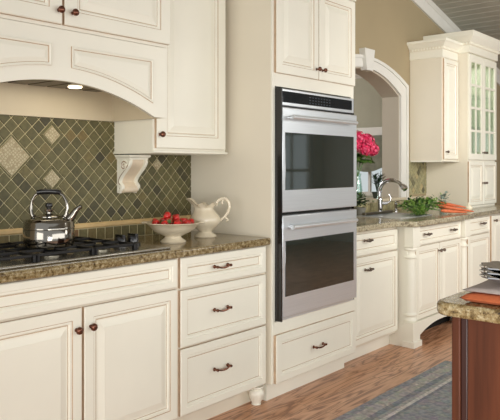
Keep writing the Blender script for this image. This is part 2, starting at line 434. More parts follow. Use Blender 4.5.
# arch casing with keystone
b = MB()
xo = [AX - .77 + 1.54 * i / n for i in range(n + 1)]
inn = [(AX - AH, AB)] + [(x, arch_in(x)) for x in xs] + [(AX + AH, AB)]
out = [(AX - .77, AB)] + [(x, arch_out(x)) for x in xo] + [(AX + .77, AB)]
for i in range(len(inn) - 1):
    q = (inn[i], inn[i + 1], out[i + 1], out[i])
    b.loft([[(p[0], y, p[1]) for p in q] for y in (-.0, -.024)])
    def lerp(a, c, k): return (a[0] + (c[0] - a[0]) * k, a[1] + (c[1] - a[1]) * k)
    q2 = (lerp(inn[i], out[i], .74), lerp(inn[i + 1], out[i + 1], .74), out[i + 1], out[i])
    b.loft([[(p[0], y, p[1]) for p in q2] for y in (-.022, -.036)])
b.loft([[(x, y, z) for x, z in ((AX - .05, 2.16), (AX + .05, 2.16), (AX + .085, 2.345), (AX - .085, 2.345))] for y in (0, -.06)])
struct('trim_2', b, 'white', smooth=False)
# sill of the pass-through, and the ledge of cream stone along the splash
b = MB(); b.box(AX - AH - .1, 6.232, -.03, WT + .03, AB, AB + .026); struct('trim_3', b, 'ledge', .005)

# ceiling: sloping beadboard
def cz(x): return 3.06 - .256 * (x - 5.894)
b = MB(); W = .1; x = -2.0
while x < 10.2:
    x2 = x + W
    ps = [(x, .010), (x + .010, 0), (x2 - .010, 0), (x2, .010), (x2, .05), (x, .05)]
    b.loft([[(q[0], yy, cz(q[0]) + q[1]) for q in ps] for yy in (.17, -6.2)])
    x = x2
struct('ceiling', b, 'bead', smooth=False)
b = MB()
def ct(x, lo, hi, d): return [(x, 0, cz(x) - lo), (x, -d, cz(x) - lo), (x, -d - .03, cz(x) - hi), (x, 0, cz(x) - hi)]
b.loft([ct(-2, .11, .03, .02), ct(10.2, .11, .03, .02)]); b.loft([ct(-2, .03, 0, .055), ct(10.2, .03, 0, .055)])
struct('trim_4', b, 'white', smooth=False)
# room beyond the opening
b = MB(); WX = 7.0; wy0, wy1, wz0, wz1 = .45, 1.75, .98, 1.70
b.box(WX, WX + .12, WT, wy0, 0, 2.6); b.box(WX, WX + .12, wy1, 3.4, 0, 2.6); b.box(WX, WX + .12, wy0, wy1, 0, wz0); b.box(WX, WX + .12, wy0, wy1, wz1, 2.6)
struct('wall_beyond', b, 'sage', smooth=False)
b = MB(); b.box(2, WX + .12, 3.28, 3.4, 0, 2.6); struct('wall_far', b, 'sage', smooth=False)
b = MB(); b.box(2, WX + .12, WT, 3.4, 2.5, 2.6); struct('ceiling_beyond', b, 'white', smooth=False)
b = MB(); b.prism([(WX, 2.5), (WX - .09, 2.5), (WX - .05, 2.44), (WX, 2.4)], WT, 3.28); struct('trim_5', b, 'white', smooth=False)
def window(name, axis, pos, a0, a1, z0, z1, nv, nh, fw=.05, mw=.022, depth=.06, casing=.09, side=-1, head=.1):
    def bx(m, p0, p1, q0, q1, r0, r1):      # p along the wall, q across it, r up
        if axis == 'x': m.box(q0, q1, p0, p1, r0, r1)
        else: m.box(p0, p1, q0, q1, r0, r1)
    r = thing(name, None, None, (0, 0, 0)); r['kind'] = 'structure'
    f = MB()
    bx(f, a0, a0 + fw, pos, pos + depth, z0, z1); bx(f, a1 - fw, a1, pos, pos + depth, z0, z1)
    bx(f, a0 + fw, a1 - fw, pos, pos + depth, z0, z0 + fw); bx(f, a0 + fw, a1 - fw, pos, pos + depth, z1 - fw, z1)
    c0, c1 = (pos - .02, pos) if side < 0 else (pos + depth, pos + depth + .02)
    bx(f, a0 - casing, a0, c0, c1, z0 - .02, z1 + head); bx(f, a1, a1 + casing, c0, c1, z0 - .02, z1 + head)
    bx(f, a0, a1, c0, c1, z1, z1 + head); bx(f, a0 - casing, a1 + casing, c0 - (.04 if side < 0 else 0), c1 + (.04 if side > 0 else 0), z0 - .05, z0 - .02)
    fo = obj('window_frame', f, 'white', r, .004)
    g = MB()
    for i in range(1, nv + 1):
        p = a0 + (a1 - a0) * i / (nv + 1); bx(g, p - mw / 2, p + mw / 2, pos + .015, pos + depth - .015, z0 + fw, z1 - fw)
    for i in range(1, nh + 1):
        p = z0 + (z1 - z0) * i / (nh + 1); bx(g, a0 + fw, a1 - fw, pos + .016, pos + depth - .016, p - mw / 2, p + mw / 2)
    obj('muntin_bars', g, 'white', r)
    p = MB(); bx(p, a0 + fw, a1 - fw, pos + depth / 2 - .002, pos + depth / 2 + .002, z0 + fw, z1 - fw); obj('window_pane', p, 'pane', r)
    return r
window('window_1', 'x', WX, wy0, wy1, wz0, wz1, 3, 1, fw=.045, mw=.03, head=.10)
# south wall of the kitchen with the window that the ovens mirror
b = MB(); SY = -5.2; q0, q1, r0, r1 = 7.5, 9.7, .6, 2.6
b.box(6.6, q0, SY - .15, SY, 0, 3.2); b.box(q1, 10.2, SY - .15, SY, 0, 3.2); b.box(q0, q1, SY - .15, SY, 0, r0); b.box(q0, q1, SY - .15, SY, r1, 3.2)
struct('wall_front', b, 'white', smooth=False)
window('window_2', 'y', SY - .1, q0, q1, r0, r1, 3, 2, mw=.05, side=1)
b = MB(); wa, wb, wc, wd = -2.9, -1.0, .7, 2.5
b.box(10.05, 10.2, SY, wa, 0, 3.1); b.box(10.05, 10.2, wb, 0, 0, 3.1); b.box(10.05, 10.2, wa, wb, 0, wc); b.box(10.05, 10.2, wa, wb, wd, 3.1); struct('wall_right', b, 'white', smooth=False)

window('window_3', 'x', 10.07, wa, wb, wc, wd, 3, 2, mw=.05)
# ------------------------------------------------------------------ tile splash
def clip(poly, x0, x1, z0, z1):
    def cut(P, f, inter):
        out = []
        for i in range(len(P)):
            a, c = P[i - 1], P[i]
            if f(c):
                if not f(a): out.append(inter(a, c))
                out.append(c)
            elif f(a): out.append(inter(a, c))
        return out
    def ix(v): return lambda a, c: (v, a[1] + (c[1] - a[1]) * (v - a[0]) / (c[0] - a[0]))
    def iz(v): return lambda a, c: (a[0] + (c[0] - a[0]) * (v - a[1]) / (c[1] - a[1]), v)
    for f, it in ((lambda p: p[0] >= x0, ix(x0)), (lambda p: p[0] <= x1, ix(x1)), (lambda p: p[1] >= z0, iz(z0)), (lambda p: p[1] <= z1, iz(z1))):
        poly = cut(poly, f, it)
        if len(poly) < 3: return []
    return poly
def splash(name, x0, x1, z0, z1, zl, cx, cz_, d, insets, sq=True, yy=0.0, tm='tile'):
    b = MB(); lay = b.bm.faces.layers.float.new('tone')
    def F(pts, y, mi, tone, h=.005):
        if len(pts) < 3: return
        vs = [b.bm.verts.new((x, y, z)) for x, z in pts]
        mid = (sum(p[0] for p in pts) / len(pts), sum(p[1] for p in pts) / len(pts))
        vt = [b.bm.verts.new((x + (mid[0] - x) * .03, y - h, z + (mid[1] - z) * .03)) for x, z in pts]
        fs = [b.bm.faces.new(vt)]
        for i in range(len(vs)): fs.append(b.bm.faces.new((vs[i], vs[(i + 1) % len(vs)], vt[(i + 1) % len(vs)], vt[i])))
        for f in fs: f[lay] = tone; f.material_index = mi
    b.box(x0, x1, yy - .006, yy, zl, z1, 1)
    def w(a, c): return (cx + (a + c) * d / 2, cz_ + (a - c) * d / 2)
    y = yy - .006
    for a in range(-60, 60):
        for c in range(-60, 60):
            ac, cc = a + .5, c + .5
            x, z = w(ac, cc)
            if x < x0 - d or x > x1 + d or z < z0 - d or z > z1 + d: continue
            if any(abs(ac - ia) < hb and abs(cc - ic) < hb for ia, ic, hb, hm in insets): continue
            g = .046
            P = [w(a + g, c + g), w(a + 1 - g, c + g), w(a + 1 - g, c + 1 - g), w(a + g, c + 1 - g)]
            tone = min(1, max(0, random.gauss(.42, .2))); tone = min(tone, .9)
            F(clip(P, x0, x1, z0, z1), y, 0, tone)
    for ia, ic, hb, hm in insets:
        P = [w(ia - hm, ic - hm), w(ia + hm, ic - hm), w(ia + hm, ic + hm), w(ia - hm, ic + hm)]
        F(clip(P, x0, x1, z0, z1), y, 2, .5, .007)
        if hb - hm > .2:       # border strips around the ornament
            e = hb - .045; k = hm + .08
            for s in ((-e, -e, e, -k), (-e, k, e, e), (-e, -k + .04, -k, k - .04), (k, -k + .04, e, k - .04)):
                P = [w(ia + s[0], ic + s[1]), w(ia + s[2], ic + s[1]), w(ia + s[2], ic + s[3]), w(ia + s[0], ic + s[3])]
                F(clip(P, x0, x1, z0, z1), y, 0, .45)
    if sq:                     # row of small square tiles below the ledge
        zt = z0 - .03; p = .057; x = x0 + .002
        while x < x1 - .01:
            xe = min(x + p - .008, x1); F([(x, zl + .002), (xe, zl + .002), (xe, zt - .003), (x, zt - .003)], y, 0, min(1, max(0, random.gauss(.6, .2)))); x += p
    return struct(name, b, [tm, 'grout', 'motif'], smooth=False)
d = .075
splash('wall_backsplash', .95, 2.916, 1.026, 1.575, CT, 1.924, 1.489, d,
       [(0, 0, 1, .62), (-3, 3, 1, .62), (-4.5, -1.5, 1.5, 1.28), (7.5, 11.5, .5, .44), (-9, -3, 1, .62), (-12, 0, 1, .62)])
b = MB(); b.prismx([(-.0, .998), (-.016, .998), (-.022, 1.004), (-.022, 1.018), (-.014, 1.026), (0, 1.026)], .95, 2.916); struct('trim_6', b, 'liner')
splash('wall_backsplash_right', 5.805, 6.232, 1.06, 1.385, 1.058, 5.95, 1.2, .07, [], sq=False, tm='tile_pale')
b = MB(); lay = 0
splash('wall_splash_low', 3.8, 6.232, 1.035, 1.035, CT, 5.9, 1.2, .07, [], sq=False)
b = MB(); x = 3.81
bt = b.bm.faces.layers.float.new('tone')
while x < 6.24:
    b.box(x, x + .052, -.0125, -.006, CT + .003, AB - .006); x += .057
for f in b.bm.faces: f[bt] = random.uniform(.45, .8)
struct('trim_7', b, 'tile_pale', smooth=False)

# ------------------------------------------------------------------ left run
YF = -.62                                     # carcass face of the base cabinets; fronts stand .02 proud
R = thing('range_base_cabinet', 'cream two-door base cabinet under the cooktop with a false drawer front', 'cabinet', (1.665, -.31, 0))
b = MB(); b.box(1.09, 2.215, YF, -.01, .1, CB); obj('carcass', b, 'side', R, .002)
b = MB(); b.box(1.09, 2.215, -.55, -.02, 0, .1); obj('toe_kick', b, 'side', R)
drawer(R, 1.112, 2.206, .745, .882, YF, name='false_drawer_front')
D = door(R, 1.112, 1.659, .115, .735, YF); knob(D, 1.629, .648, YF - .02)
D = door(R, 1.671, 2.206, .115, .735, YF); knob(D, 1.701, .65, YF - .02)

R = thing('drawer_base_cabinet', 'cream three-drawer base cabinet standing left of the oven tower', 'cabinet', (2.556, -.31, 0))
b = MB(); b.box(2.217, 2.897, YF, -.01, .1, CB); obj('carcass', b, 'side', R, .002)
b = MB(); b.box(2.217, 2.897, -.55, -.02, 0, .1); obj('toe_kick', b, 'side', R)
for z0, z1, hz in ((.735, .882, .815), (.447, .724, .594), (.113, .437, .29)):
    D = drawer(R, 2.228, 2.885, z0, z1, YF, st=.055); pull(D, 2.513, hz, YF - .02)
b = MB(); b.lathe([(r_ * 1.16, z_) for r_, z_ in [(.037, .104), (.037, .097), (.027, .092), (.026, .087), (.034, .08), (.039, .068), (.038, .056), (.031, .035), (.024, .016), (.021, .006), (.024, .002), (.023, 0)]], 20, (2.846, -.600, 0)); obj('foot', b, 'cream', R)

b = MB(); b.prismz([(.95, 0), (.95, -.66), (2.9, -.66), (2.916, -.645), (2.916, 0)], CB, CT)
tag(obj('countertop', b, 'granite', None, .011, seg=3), 'polished brown granite countertop holding the cooktop, bowl and pitcher', 'countertop')

# cooktop
K = thing('cooktop', 'stainless gas cooktop with black iron grates set in the granite', 'cooktop', (1.68, -.34, CT))
b = MB(); b.box(1.15, 2.2, -.6, -.085, CT, CT + .012); obj('tray', b, 'traysteel', K, .005)
def grate(x0, x1):
    g = MB(); zt = CT + .045; y0, y1 = -.575, -.115; w = .0075
    for x in (x0, x1): g.box(x - w / 2, x + w / 2, y0, y1, zt - .012, zt)
    for y in (y0, y1, (y0 + y1) / 2): g.box(x0, x1, y - w / 2, y + w / 2, zt - .012, zt)
    for yc in (y0 + (y1 - y0) / 4, y1 - (y1 - y0) / 4):
        xm = (x0 + x1) / 2
        for a in range(4):
            dx, dy = ((1, 0), (-1, 0), (0, 1), (0, -1))[a]
            L = (x1 - x0) / 2 if dx else (y1 - y0) / 4
            g.box(min(xm + dx * .03, xm + dx * L) - (w / 2 if dy else 0), max(xm + dx * .03, xm + dx * L) + (w / 2 if dy else 0),
                  min(yc + dy * .03, yc + dy * L) - (w / 2 if dx else 0), max(yc + dy * .03, yc + dy * L) + (w / 2 if dx else 0), zt - .010, zt + .003)
    for x in (x0, x1):
        for y in (y0, (y0 + y1) / 2, y1): g.box(x - .010, x + .010, y - .010, y + .010, CT + .012, zt - .002)
    return obj('grate', g, 'iron', K, .002)
for x0, x1 in ((1.2, 1.475), (1.485, 1.76), (1.77, 1.995)): grate(x0, x1)
for x in (1.338, 1.623, 1.882):
    for y in (-.46, -.23):
        g = MB(); g.lathe([(.05, 0), (.05, .006), (.036, .012), (.036, .017)], 20, (x, y, CT + .012)); B = obj('burner', g, 'darksteel', K)
        g = MB(); g.lathe([(.032, 0), (.034, .004), (.03, .009), (0, .011)], 20, (x, y, CT + .029)); obj('burner_cap', g, 'iron', B)
for x, y in ((2.05, -.40), (2.128, -.40)):
    g = MB(); g.lathe([(.040, 0), (.040, .010), (.031, .015), (.029, .042), (.025, .047), (0, .048)], 24, (x, y, CT + .012))
    g.box(x - .008, x + .008, y - .03, y + .03, CT + .052, CT + .068); obj('control_knob', g, 'blackplastic', K, .001)

# kettle, built at the origin in its own frame: spout towards local +x
ZK = CT + .048
K = thing('kettle', 'shiny stainless steel kettle with black grip standing on the cooktop grate', 'kettle')
b = MB(); b.lathe([(.098, 0), (.106, .004), (.109, .012), (.110, .076), (.108, .079), (.111, .081), (.111, .086), (.109, .089), (.108, .106), (.102, .117), (.082, .125), (.054, .129), (.052, .13)], 40); obj('body', b, 'kettle', K)
b = MB(); b.lathe([(.054, .127), (.054, .132), (.046, .137), (.022, .142), (.012, .144), (.012, .150), (.02, .154), (.021, .162), (.012, .167), (.010, .169)], 28); LID = obj('lid', b, 'kettle', K)
b = MB(); b.lathe([(.009, .168), (.015, .173), (.017, .181), (.013, .190), (0, .193)], 18); obj('lid_knob', b, 'blackplastic', LID)
b = MB(); b.tube([(.06, 0, .098), (.085, 0, .112), (.103, 0, .132), (.118, 0, .156), (.132, 0, .170), (.144, 0, .175)], [.024, .021, .017, .013, .010, .009], 14)
obj('spout', b, 'kettle', K)
for s in (-1, 1):
    b = MB()
    b.tube([(s * .064, 0, .122), (s * .076, 0, .140), (s * .081, 0, .168), (s * .076, 0, .198), (s * .062, 0, .224), (s * .040, 0, .236)], [.010, .008, .006, .005, .005, .006], 10, flat=1.2)
    b.lathe([(.014, 0), (.014, .01), (.006, .018)], 12, (s * .064, 0, .118))
    obj('handle_arm', b, 'kettle', K)
b = MB(); pts = [(-.052 + .104 * i / 10, 0, .237 + .004 * math.sin(PI * i / 10)) for i in range(11)]
b.tube(pts, [.011 if i in (0, 10) else .0135 - .002 * (i % 2) for i in range(11)], 12); obj('grip', b, 'blackplastic', K)
K.location = (1.655, -.40, ZK); K.rotation_euler = (0, 0, math.radians(-50)); PW[K] = Vector((0, 0, 0))

# pedestal bowl with strawberries
BC = Vector((2.40, -.40, CT))
b = MB()
def scal(a, z): return 1 + (.03 * math.cos(8 * a) if z > .085 else 0)
out = [(.066, 0), (.070, .006), (.060, .014), (.046, .024), (.042, .032), (.060, .040), (.098, .058), (.118, .078), (.130, .094), (.152, .104)]
inn = [(.150, .107), (.124, .098), (.108, .080), (.086, .062), (.04, .05), (0, .048)]
b.lathe(out + inn, 48, tuple(BC), mod=scal)
for s in (-1, 1):
    cx, cy = BC.x + s * .647 * .15, BC.y - s * .762 * .15
    b.ico((cx, cy, CT + .104), .018, 2, (1, 1, .35))
tag(obj('pedestal_bowl', b, 'ivory'), 'ivory footed bowl with scalloped rim full of strawberries', 'bowl')
def make_berry():
    r = thing('strawberry', 'red strawberry lying in the ivory footed bowl', 'strawberry', group='strawberries in the footed bowl')
    m = MB(); m.lathe([(.004, -.024), (.012, -.018), (.020, -.004), (.023, .008), (.019, .017), (.008, .02), (0, .019)], 16); obj('fruit', m, 'straw', r)
    m = MB()
    for i in range(6):
        a = i * PI / 3; c, s = math.cos(a), math.sin(a)
        m.face([(0, 0, .021), (c * .009 - s * .004, s * .009 + c * .004, .023), (c * .019, s * .019, .019), (c * .009 + s * .004, s * .009 - c * .004, .023)])
    m.tube([(0, 0, .019), (.002, 0, .03)], .0012, 6)
    obj('calyx', m, 'leaf', r); PW[r] = Vector((0, 0, 0)); return r
berry = make_berry(); spots = []
for k in range(9):
    a = 2 * PI * k / 9; spots.append((.095 * math.cos(a), .095 * math.sin(a), .099))
for k in range(6):
    a = 2 * PI * k / 6 + .3; spots.append((.05 * math.cos(a), .05 * math.sin(a), .104))
spots += [(.03, .01, .124), (-.01, -.035, .122), (-.025, .02, .134)]
for i, (x, y, z) in enumerate(spots):
    o = berry if i == 0 else dup(berry)
    o.location = BC + Vector((x, y, z + .006)); o.rotation_euler = (random.uniform(1.2, 2.4), random.uniform(-.6, .6), random.uniform(0, 6.28)); o.scale = (.80 + .14 * random.random(),) * 3
    if i == len(spots) - 1: o['label'] = 'topmost red strawberry on the heap in the ivory bowl'; del o['group']

# pitcher, local -x = spout, +x = handle
P = thing('pitcher', 'ivory ceramic pitcher with scroll handle beside the oven tower', 'pitcher')
def pm(a, z):
    k = max(0, (z - .13) / .08)
    c = math.cos(a)
    return 1 + .9 * k * max(0, -c) ** 5 + .03 * math.sin(6 * a) * k
prof = [(.060, 0), (.064, .006), (.058, .014), (.042, .024), (.037, .032), (.046, .044), (.070, .062), (.086, .084), (.089, .102), (.080, .122), (.060, .142), (.049, .155), (.048, .166), (.058, .18), (.068, .188)]
b = MB(); b.lathe(prof + [(.064, .187), (.044, .163), (.045, .152), (.07, .12), (.06, .07), (0, .05)], 48, mod=pm)
for v in b.bm.verts:
    if v.co.z > .15:
        r_ = math.hypot(v.co.x, v.co.y) + 1e-6; c_ = max(0, -v.co.x / r_); a_ = math.atan2(v.co.y, v.co.x); k_ = (v.co.z - .15) / .038
        v.co.z += k_ * (.034 * c_ ** 4 + .008 * math.cos(7 * a_))
obj('body', b, 'ivory', P)
b = MB(); b.tube([(.058, 0, .176), (.066, 0, .200), (.085, 0, .216), (.112, 0, .218), (.132, 0, .200), (.138, 0, .172), (.128, 0, .140), (.108, 0, .112), (.092, 0, .098), (.084, 0, .092)], [.009, .009, .009, .010, .010, .010, .009, .008, .008, .008], 12)
b.tube([(.112, 0, .218), (.095, 0, .205), (.094, 0, .19), (.103, 0, .186)], [.007, .006, .006, .005], 10)
b.tube([(.108, 0, .112), (.124, 0, .106), (.128, 0, .094), (.118, 0, .09)], [.007, .006, .006, .005], 10)
obj('handle', b, 'ivory', P)
P.location = (2.70, -.345, CT); P.rotation_euler = (0, 0, math.radians(-50)); PW[P] = Vector((0, 0, 0))

# hood unit ---------------------------------------------------------------
HX0, HX1, HC = 1.062, 2.318, 1.69
H = thing('hood_cabinet', 'cream two-door wall cabinet mounted above the arched range hood', 'cabinet', (HC, -.2, 1.94))
b = MB(); b.box(HX0, HX1, -.441, -.002, 1.936, 2.62); obj('carcass', b, 'cream', H, .002)
D = door(H, HX0 + .002, HC - .006, 1.952, 2.6, -.441, st=.085); knob(D, 1.663, 2.01, -.461)
D = door(H, HC + .006, HX1 + .008, 1.952, 2.6, -.441, st=.085); knob(D, 1.735, 2.01, -.461)
G = thing('range_hood', 'cream range hood with arched front and warm lit liner over the cooktop', 'range hood', (HC, -.2, 1.577))
def ha(x, k=0): return 1.707 + k - .13 * (abs(x - HC) / .546) ** 2
b = MB(); nn = 24
bot = [(HC - .546 + 1.092 * i / nn, ha(HC - .546 + 1.092 * i / nn)) for i in range(nn + 1)]
for i in range(nn):
    b.prism([bot[i], bot[i + 1], (bot[i + 1][0], 1.934), (bot[i][0], 1.934)], -.441, -.419)
b.box(HX0, HC - .546, -.441, -.419, 1.577, 1.934); b.box(HC + .546, HX1, -.441, -.419, 1.577, 1.934)
bmesh.ops.remove_doubles(b.bm, verts=b.bm.verts[:], dist=1e-5)
obj('valance', b, 'cream', G, smooth=False)
for s in (-1, 1):
    x0, x1 = (1.742, 2.222) if s > 0 else (2 * HC - 2.222, 2 * HC - 1.742)
    poly = [(x0 + (x1 - x0) * i / 12, ha(x0 + (x1 - x0) * i / 12, .062)) for i in range(13)] + [(x1, 1.865), (x0, 1.865)]
    m = MB(); m.relief(poly, -.441, [(0, 0, 0), (0, .007, 1), (.004, .009, 0), (.012, .006, 0), (.015, .002, 1), (.017, .002, 0), (.034, .007, 0), (.036, .0072, 0)])
    obj('valance_panel', m, CG, G, smooth=False)
b = MB(); b.box(HX0, HX1 - .0, -.016, -.002, 1.577, 1.934); b.box(HX0, HX0 + .018, -.419, -.016, 1.577, 1.934); b.box(HX1 - .018, HX1, -.419, -.016, 1.577, 1.934)
obj('liner', b, 'linershade', G, smooth=False)
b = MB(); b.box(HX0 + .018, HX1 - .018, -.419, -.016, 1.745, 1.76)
obj('canopy_floor', b, 'linershade', G, smooth=False)
b = MB(); b.box(1.2, 2.18, -.40, -.06, 1.728, 1.745)
for i in range(9): b.box(1.22 + i * .105, 1.31 + i * .105, -.38, -.08, 1.722, 1.73, 1)
obj('vent_filter', b, ['darksteel', 'filter'], G, .001)
b = MB(); b.lathe([(.03, 0), (.034, .004), (.034, .012)], 20, (1.93, -.2, 1.714)); obj('hood_light', b, 'bulb', G)

# small upper cabinet right of the hood
U = thing('wall_cabinet', 'cream single-door wall cabinet between the hood and the oven tower', 'cabinet', (2.61, -.165, 1.41))
b = MB(); b.box(2.32, 2.884, -.33, -.002, 1.412, 2.62); b.box(2.884, 2.915, -.2, -.002, 1.412, 2.62); obj('carcass', b, 'cream', U, .002)
b = MB(); b.prismx([(-.002, 1.397), (-.338, 1.397), (-.346, 1.402), (-.346, 1.412), (-.002, 1.412)], 2.314, 2.888); obj('light_rail', b, 'cream', U, .002)
D = door(U, 2.333, 2.868, 1.425, 2.6, -.33, st=.085); knob(D, 2.352, 1.497, -.35)
m = thing('corbel', 'carved cream scroll corbel bracket under the wall cabinet', 'corbel', (2.375, -.06, 1.2))
def cprof(k=0):     # side profile (y, z): an S-scroll with a volute at the foot
    P = []
    for i in range(33):
        t_ = i / 32; z = 1.370 - .182 * t_
        yv = .128 - .088 * (0 if t_ < .12 else min(1, (t_ - .12) / .62) ** 1.0 if False else (3 * min(1, max(0, (t_ - .08) / .64)) ** 2 - 2 * min(1, max(0, (t_ - .08) / .64)) ** 3))
        if t_ > .72: yv += .022 * math.sin((t_ - .72) / .28 * PI)
        P.append((-yv + k, z))
    return P
b = MB(); pr = cprof(.016); b.prismx([(-.003, 1.372)] + pr + [(-.003, 1.188)], 2.350, 2.448); b.lathe([(.0, 2.349), (.019, 2.349), (.019, 2.449), (0, 2.449)], 20, (0, -.04, 1.200), axis='x'); obj('bracket', b, 'corbelwash', m)
for x0, x1 in ((2.338, 2.352), (2.446, 2.460)):
    b = MB(); pr = cprof(); b.prismx([(-.003, 1.374)] + pr + [(-.034, 1.178), (-.003, 1.182)], x0, x1)
    xs_ = x0 if x0 < 2.4 else x1; sgn = -1 if x0 < 2.4 else 1
    for (cy, cz_, r0) in ((-.072, 1.332, .032), (-.036, 1.205, .017)):
        pts = []; pt2 = []
        for i in range(34):
            a = .6 + i / 33 * 3.6 * PI; rr = r0 * (1 - .78 * i / 33)
            pts.append((xs_ + sgn * .002, cy - rr * math.cos(a), cz_ + rr * math.sin(a)))
            rr *= .8; pt2.append((xs_ - sgn * .0005, cy - rr * math.cos(a), cz_ + rr * math.sin(a)))
        b.tube(pts, .0045, 6, 0); b.tube(pt2, .0045, 6, 1)
    pts = [(xs_ + sgn * .001, q[0] + .006, q[1]) for q in pr[2:30]]; b.tube(pts, .005, 6, 0)
    pts = [(xs_ - sgn * .0005, q[0] + .015, q[1]) for q in pr[6:27]]; b.tube(pts, .0045, 6, 1)
    obj('scroll', b, ['cream', 'deepglaze'], m)
b = MB(); b.loft([[(2.335 - d_, -.001, z), (2.335 - d_, -.125 - d_, z), (2.464 + d_, -.125 - d_, z), (2.464 + d_, -.001, z)] for d_, z in ((0, 1.366), (.002, 1.374), (.012, 1.382), (.012, 1.3918))]); obj('cap', b, 'cream', m, smooth=False)

# ------------------------------------------------------------------ oven tower
TX0, TX1, TY = 2.918, 3.785, -.645
T = thing('oven_tower_cabinet', 'tall cream oven tower cabinet with two doors above and a drawer below', 'cabinet', (3.35, -.32, 0))
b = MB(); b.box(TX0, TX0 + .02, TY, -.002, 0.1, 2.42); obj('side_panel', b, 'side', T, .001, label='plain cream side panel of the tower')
b = MB(); b.box(TX1 - .02, TX1, TY, -.002, 0.1, 2.42); obj('side_panel', b, 'cream', T, .001)
b = MB(); b.box(TX0 + .02, TX1 - .02, TY + .002, -.002, .1, .44); b.box(TX0 + .02, TX1 - .02, TY + .002, -.002, 1.785, 2.42); b.box(TX0 + .02, TX1 - .02, -.02, -.002, .44, 1.785)
obj('carcass', b, 'cream', T, smooth=False)
b = MB(); b.box(TX0 + .025, TX1 - .033, TY - .012, TY, .37, .448); b.box(TX0 + .025, TX1 - .033, TY - .012, TY, 1.783, 1.87); b.box(TX0, TX0 + .025, TY - .012, TY, .1, 2.42); b.box(TX1 - .033, TX1, TY - .012, TY, .1, 2.42); obj('face_frame', b, 'cream', T, .002)
b = MB(); b.box(TX0, TX1 - .05, -.615, -.02, 0, .1); obj('toe_kick', b, 'cream', T)
D = door(T, 2.934, 3.351, 1.858, 2.41, TY - .012, st=.07); knob(D, 3.325, 1.918, TY - .032, .013)
D = door(T, 3.358, 3.775, 1.858, 2.41, TY - .012, st=.07); knob(D, 3.386, 1.917, TY - .032, .013)
D = drawer(T, 2.93, 3.778, .104, .376, TY - .012, st=.06, t=.022); pull(D, 3.34, .24, TY - .034)
crown(T, TX0, TX1, TY - .012, -.002, [(0, 2.42), (.012, 2.422), (.012, 2.44), (.03, 2.455), (.05, 2.49), (.055, 2.53), (.0, 2.53)])

O = thing('double_wall_oven', 'stainless steel double wall oven built into the cream tower', 'oven', (3.35, -.66, .453))
OX0, OX1, OY = 2.952, 3.752, TY - .012
b = MB(); b.box(OX0 + .006, OX1 - .006, OY + .004, -.06, .455, 1.77); obj('oven_body', b, 'darksteel', O)
b = MB(); b.box(OX0, OX1, OY - .022, OY, 1.676, 1.772); C = obj('control_panel', b, 'steel', O, .004)
b = MB(); b.box(OX0 + .03, OX1 - .03, OY - .026, OY - .02, 1.694, 1.758); Dp = obj('display', b, 'display', C, .002)
b = MB()
for i in range(8):
    for j in range(3): b.box(3.24 + i * .03, 3.256 + i * .03, OY - .0275, OY - .0255, 1.703 + j * .017, 1.709 + j * .017)
obj('button_print', b, 'button', C, smooth=False)
for z0, z1, g0, g1, hz in ((1.068, 1.664, 1.194, 1.521, 1.607), (.473, 1.05, .591, .906, .985)):
    b = MB(); b.box(OX0, OX1, OY - .045, OY - .001, z0, z1); Dr = obj('oven_door', b, 'steel', O, .006)
    b = MB(); b.box(OX0 + .026, OX1 - .044, OY - .048, OY - .04, g0, g1); obj('oven_window', b, 'ovenglass', Dr, .002, label='dark glass oven window')
    b = MB(); b.tube([(OX0 + .045 + .685 * i / 6, OY - .085, hz) for i in range(7)], .0125, 14)
    for x in (OX0 + .075, OX1 - .10): b.tube([(x, OY - .044, hz), (x, OY - .085, hz)], .011, 10)
    obj('handle', b, 'steel', Dr)
b = MB(); b.box(OX0, OX1, OY - .02, OY, .453, .47); obj('bottom_vent', b, 'steel', O, .002)
for z in (1.058, 1.669):
    b = MB(); b.box(OX0 + .01, OX1 - .01, OY - .012, OY, z - .005, z + .005); obj('vent_gap', b, 'blackplastic', O)
for x0, x1, y0 in ((OX0 - .010, OX0 - .0005, -.046), (OX1 + .0005, OX1 + .004, -.02)):  # dark strips put in for the shaded gap beside the oven doors
    b = MB(); b.box(x0, x1, OY + y0, OY, .455, 1.772); obj('dark_gap_strip', b, 'blackplastic', O)

# ------------------------------------------------------------------ right run
R = thing('panelled_base_cabinet', 'cream base cabinet with one drawer and panel door right of the ovens', 'cabinet', (4.1, -.31, 0))
b = MB(); b.box(3.79, 4.448, YF, -.01, .1, CB); obj('carcass', b, 'side', R, .002)
b = MB(); b.box(3.79, 4.448, -.56, -.02, 0, .1); obj('toe_kick', b, 'cream', R)
D = drawer(R, 3.80, 4.43, .722, .868, YF, st=.045); pull(D, 3.985, .822, YF - .02, .07, 'pewter')
D = door(R, 3.80, 4.43, .122, .71, YF, st=.06); pull(D, 3.995, .622, YF - .02, .07, 'pewter')

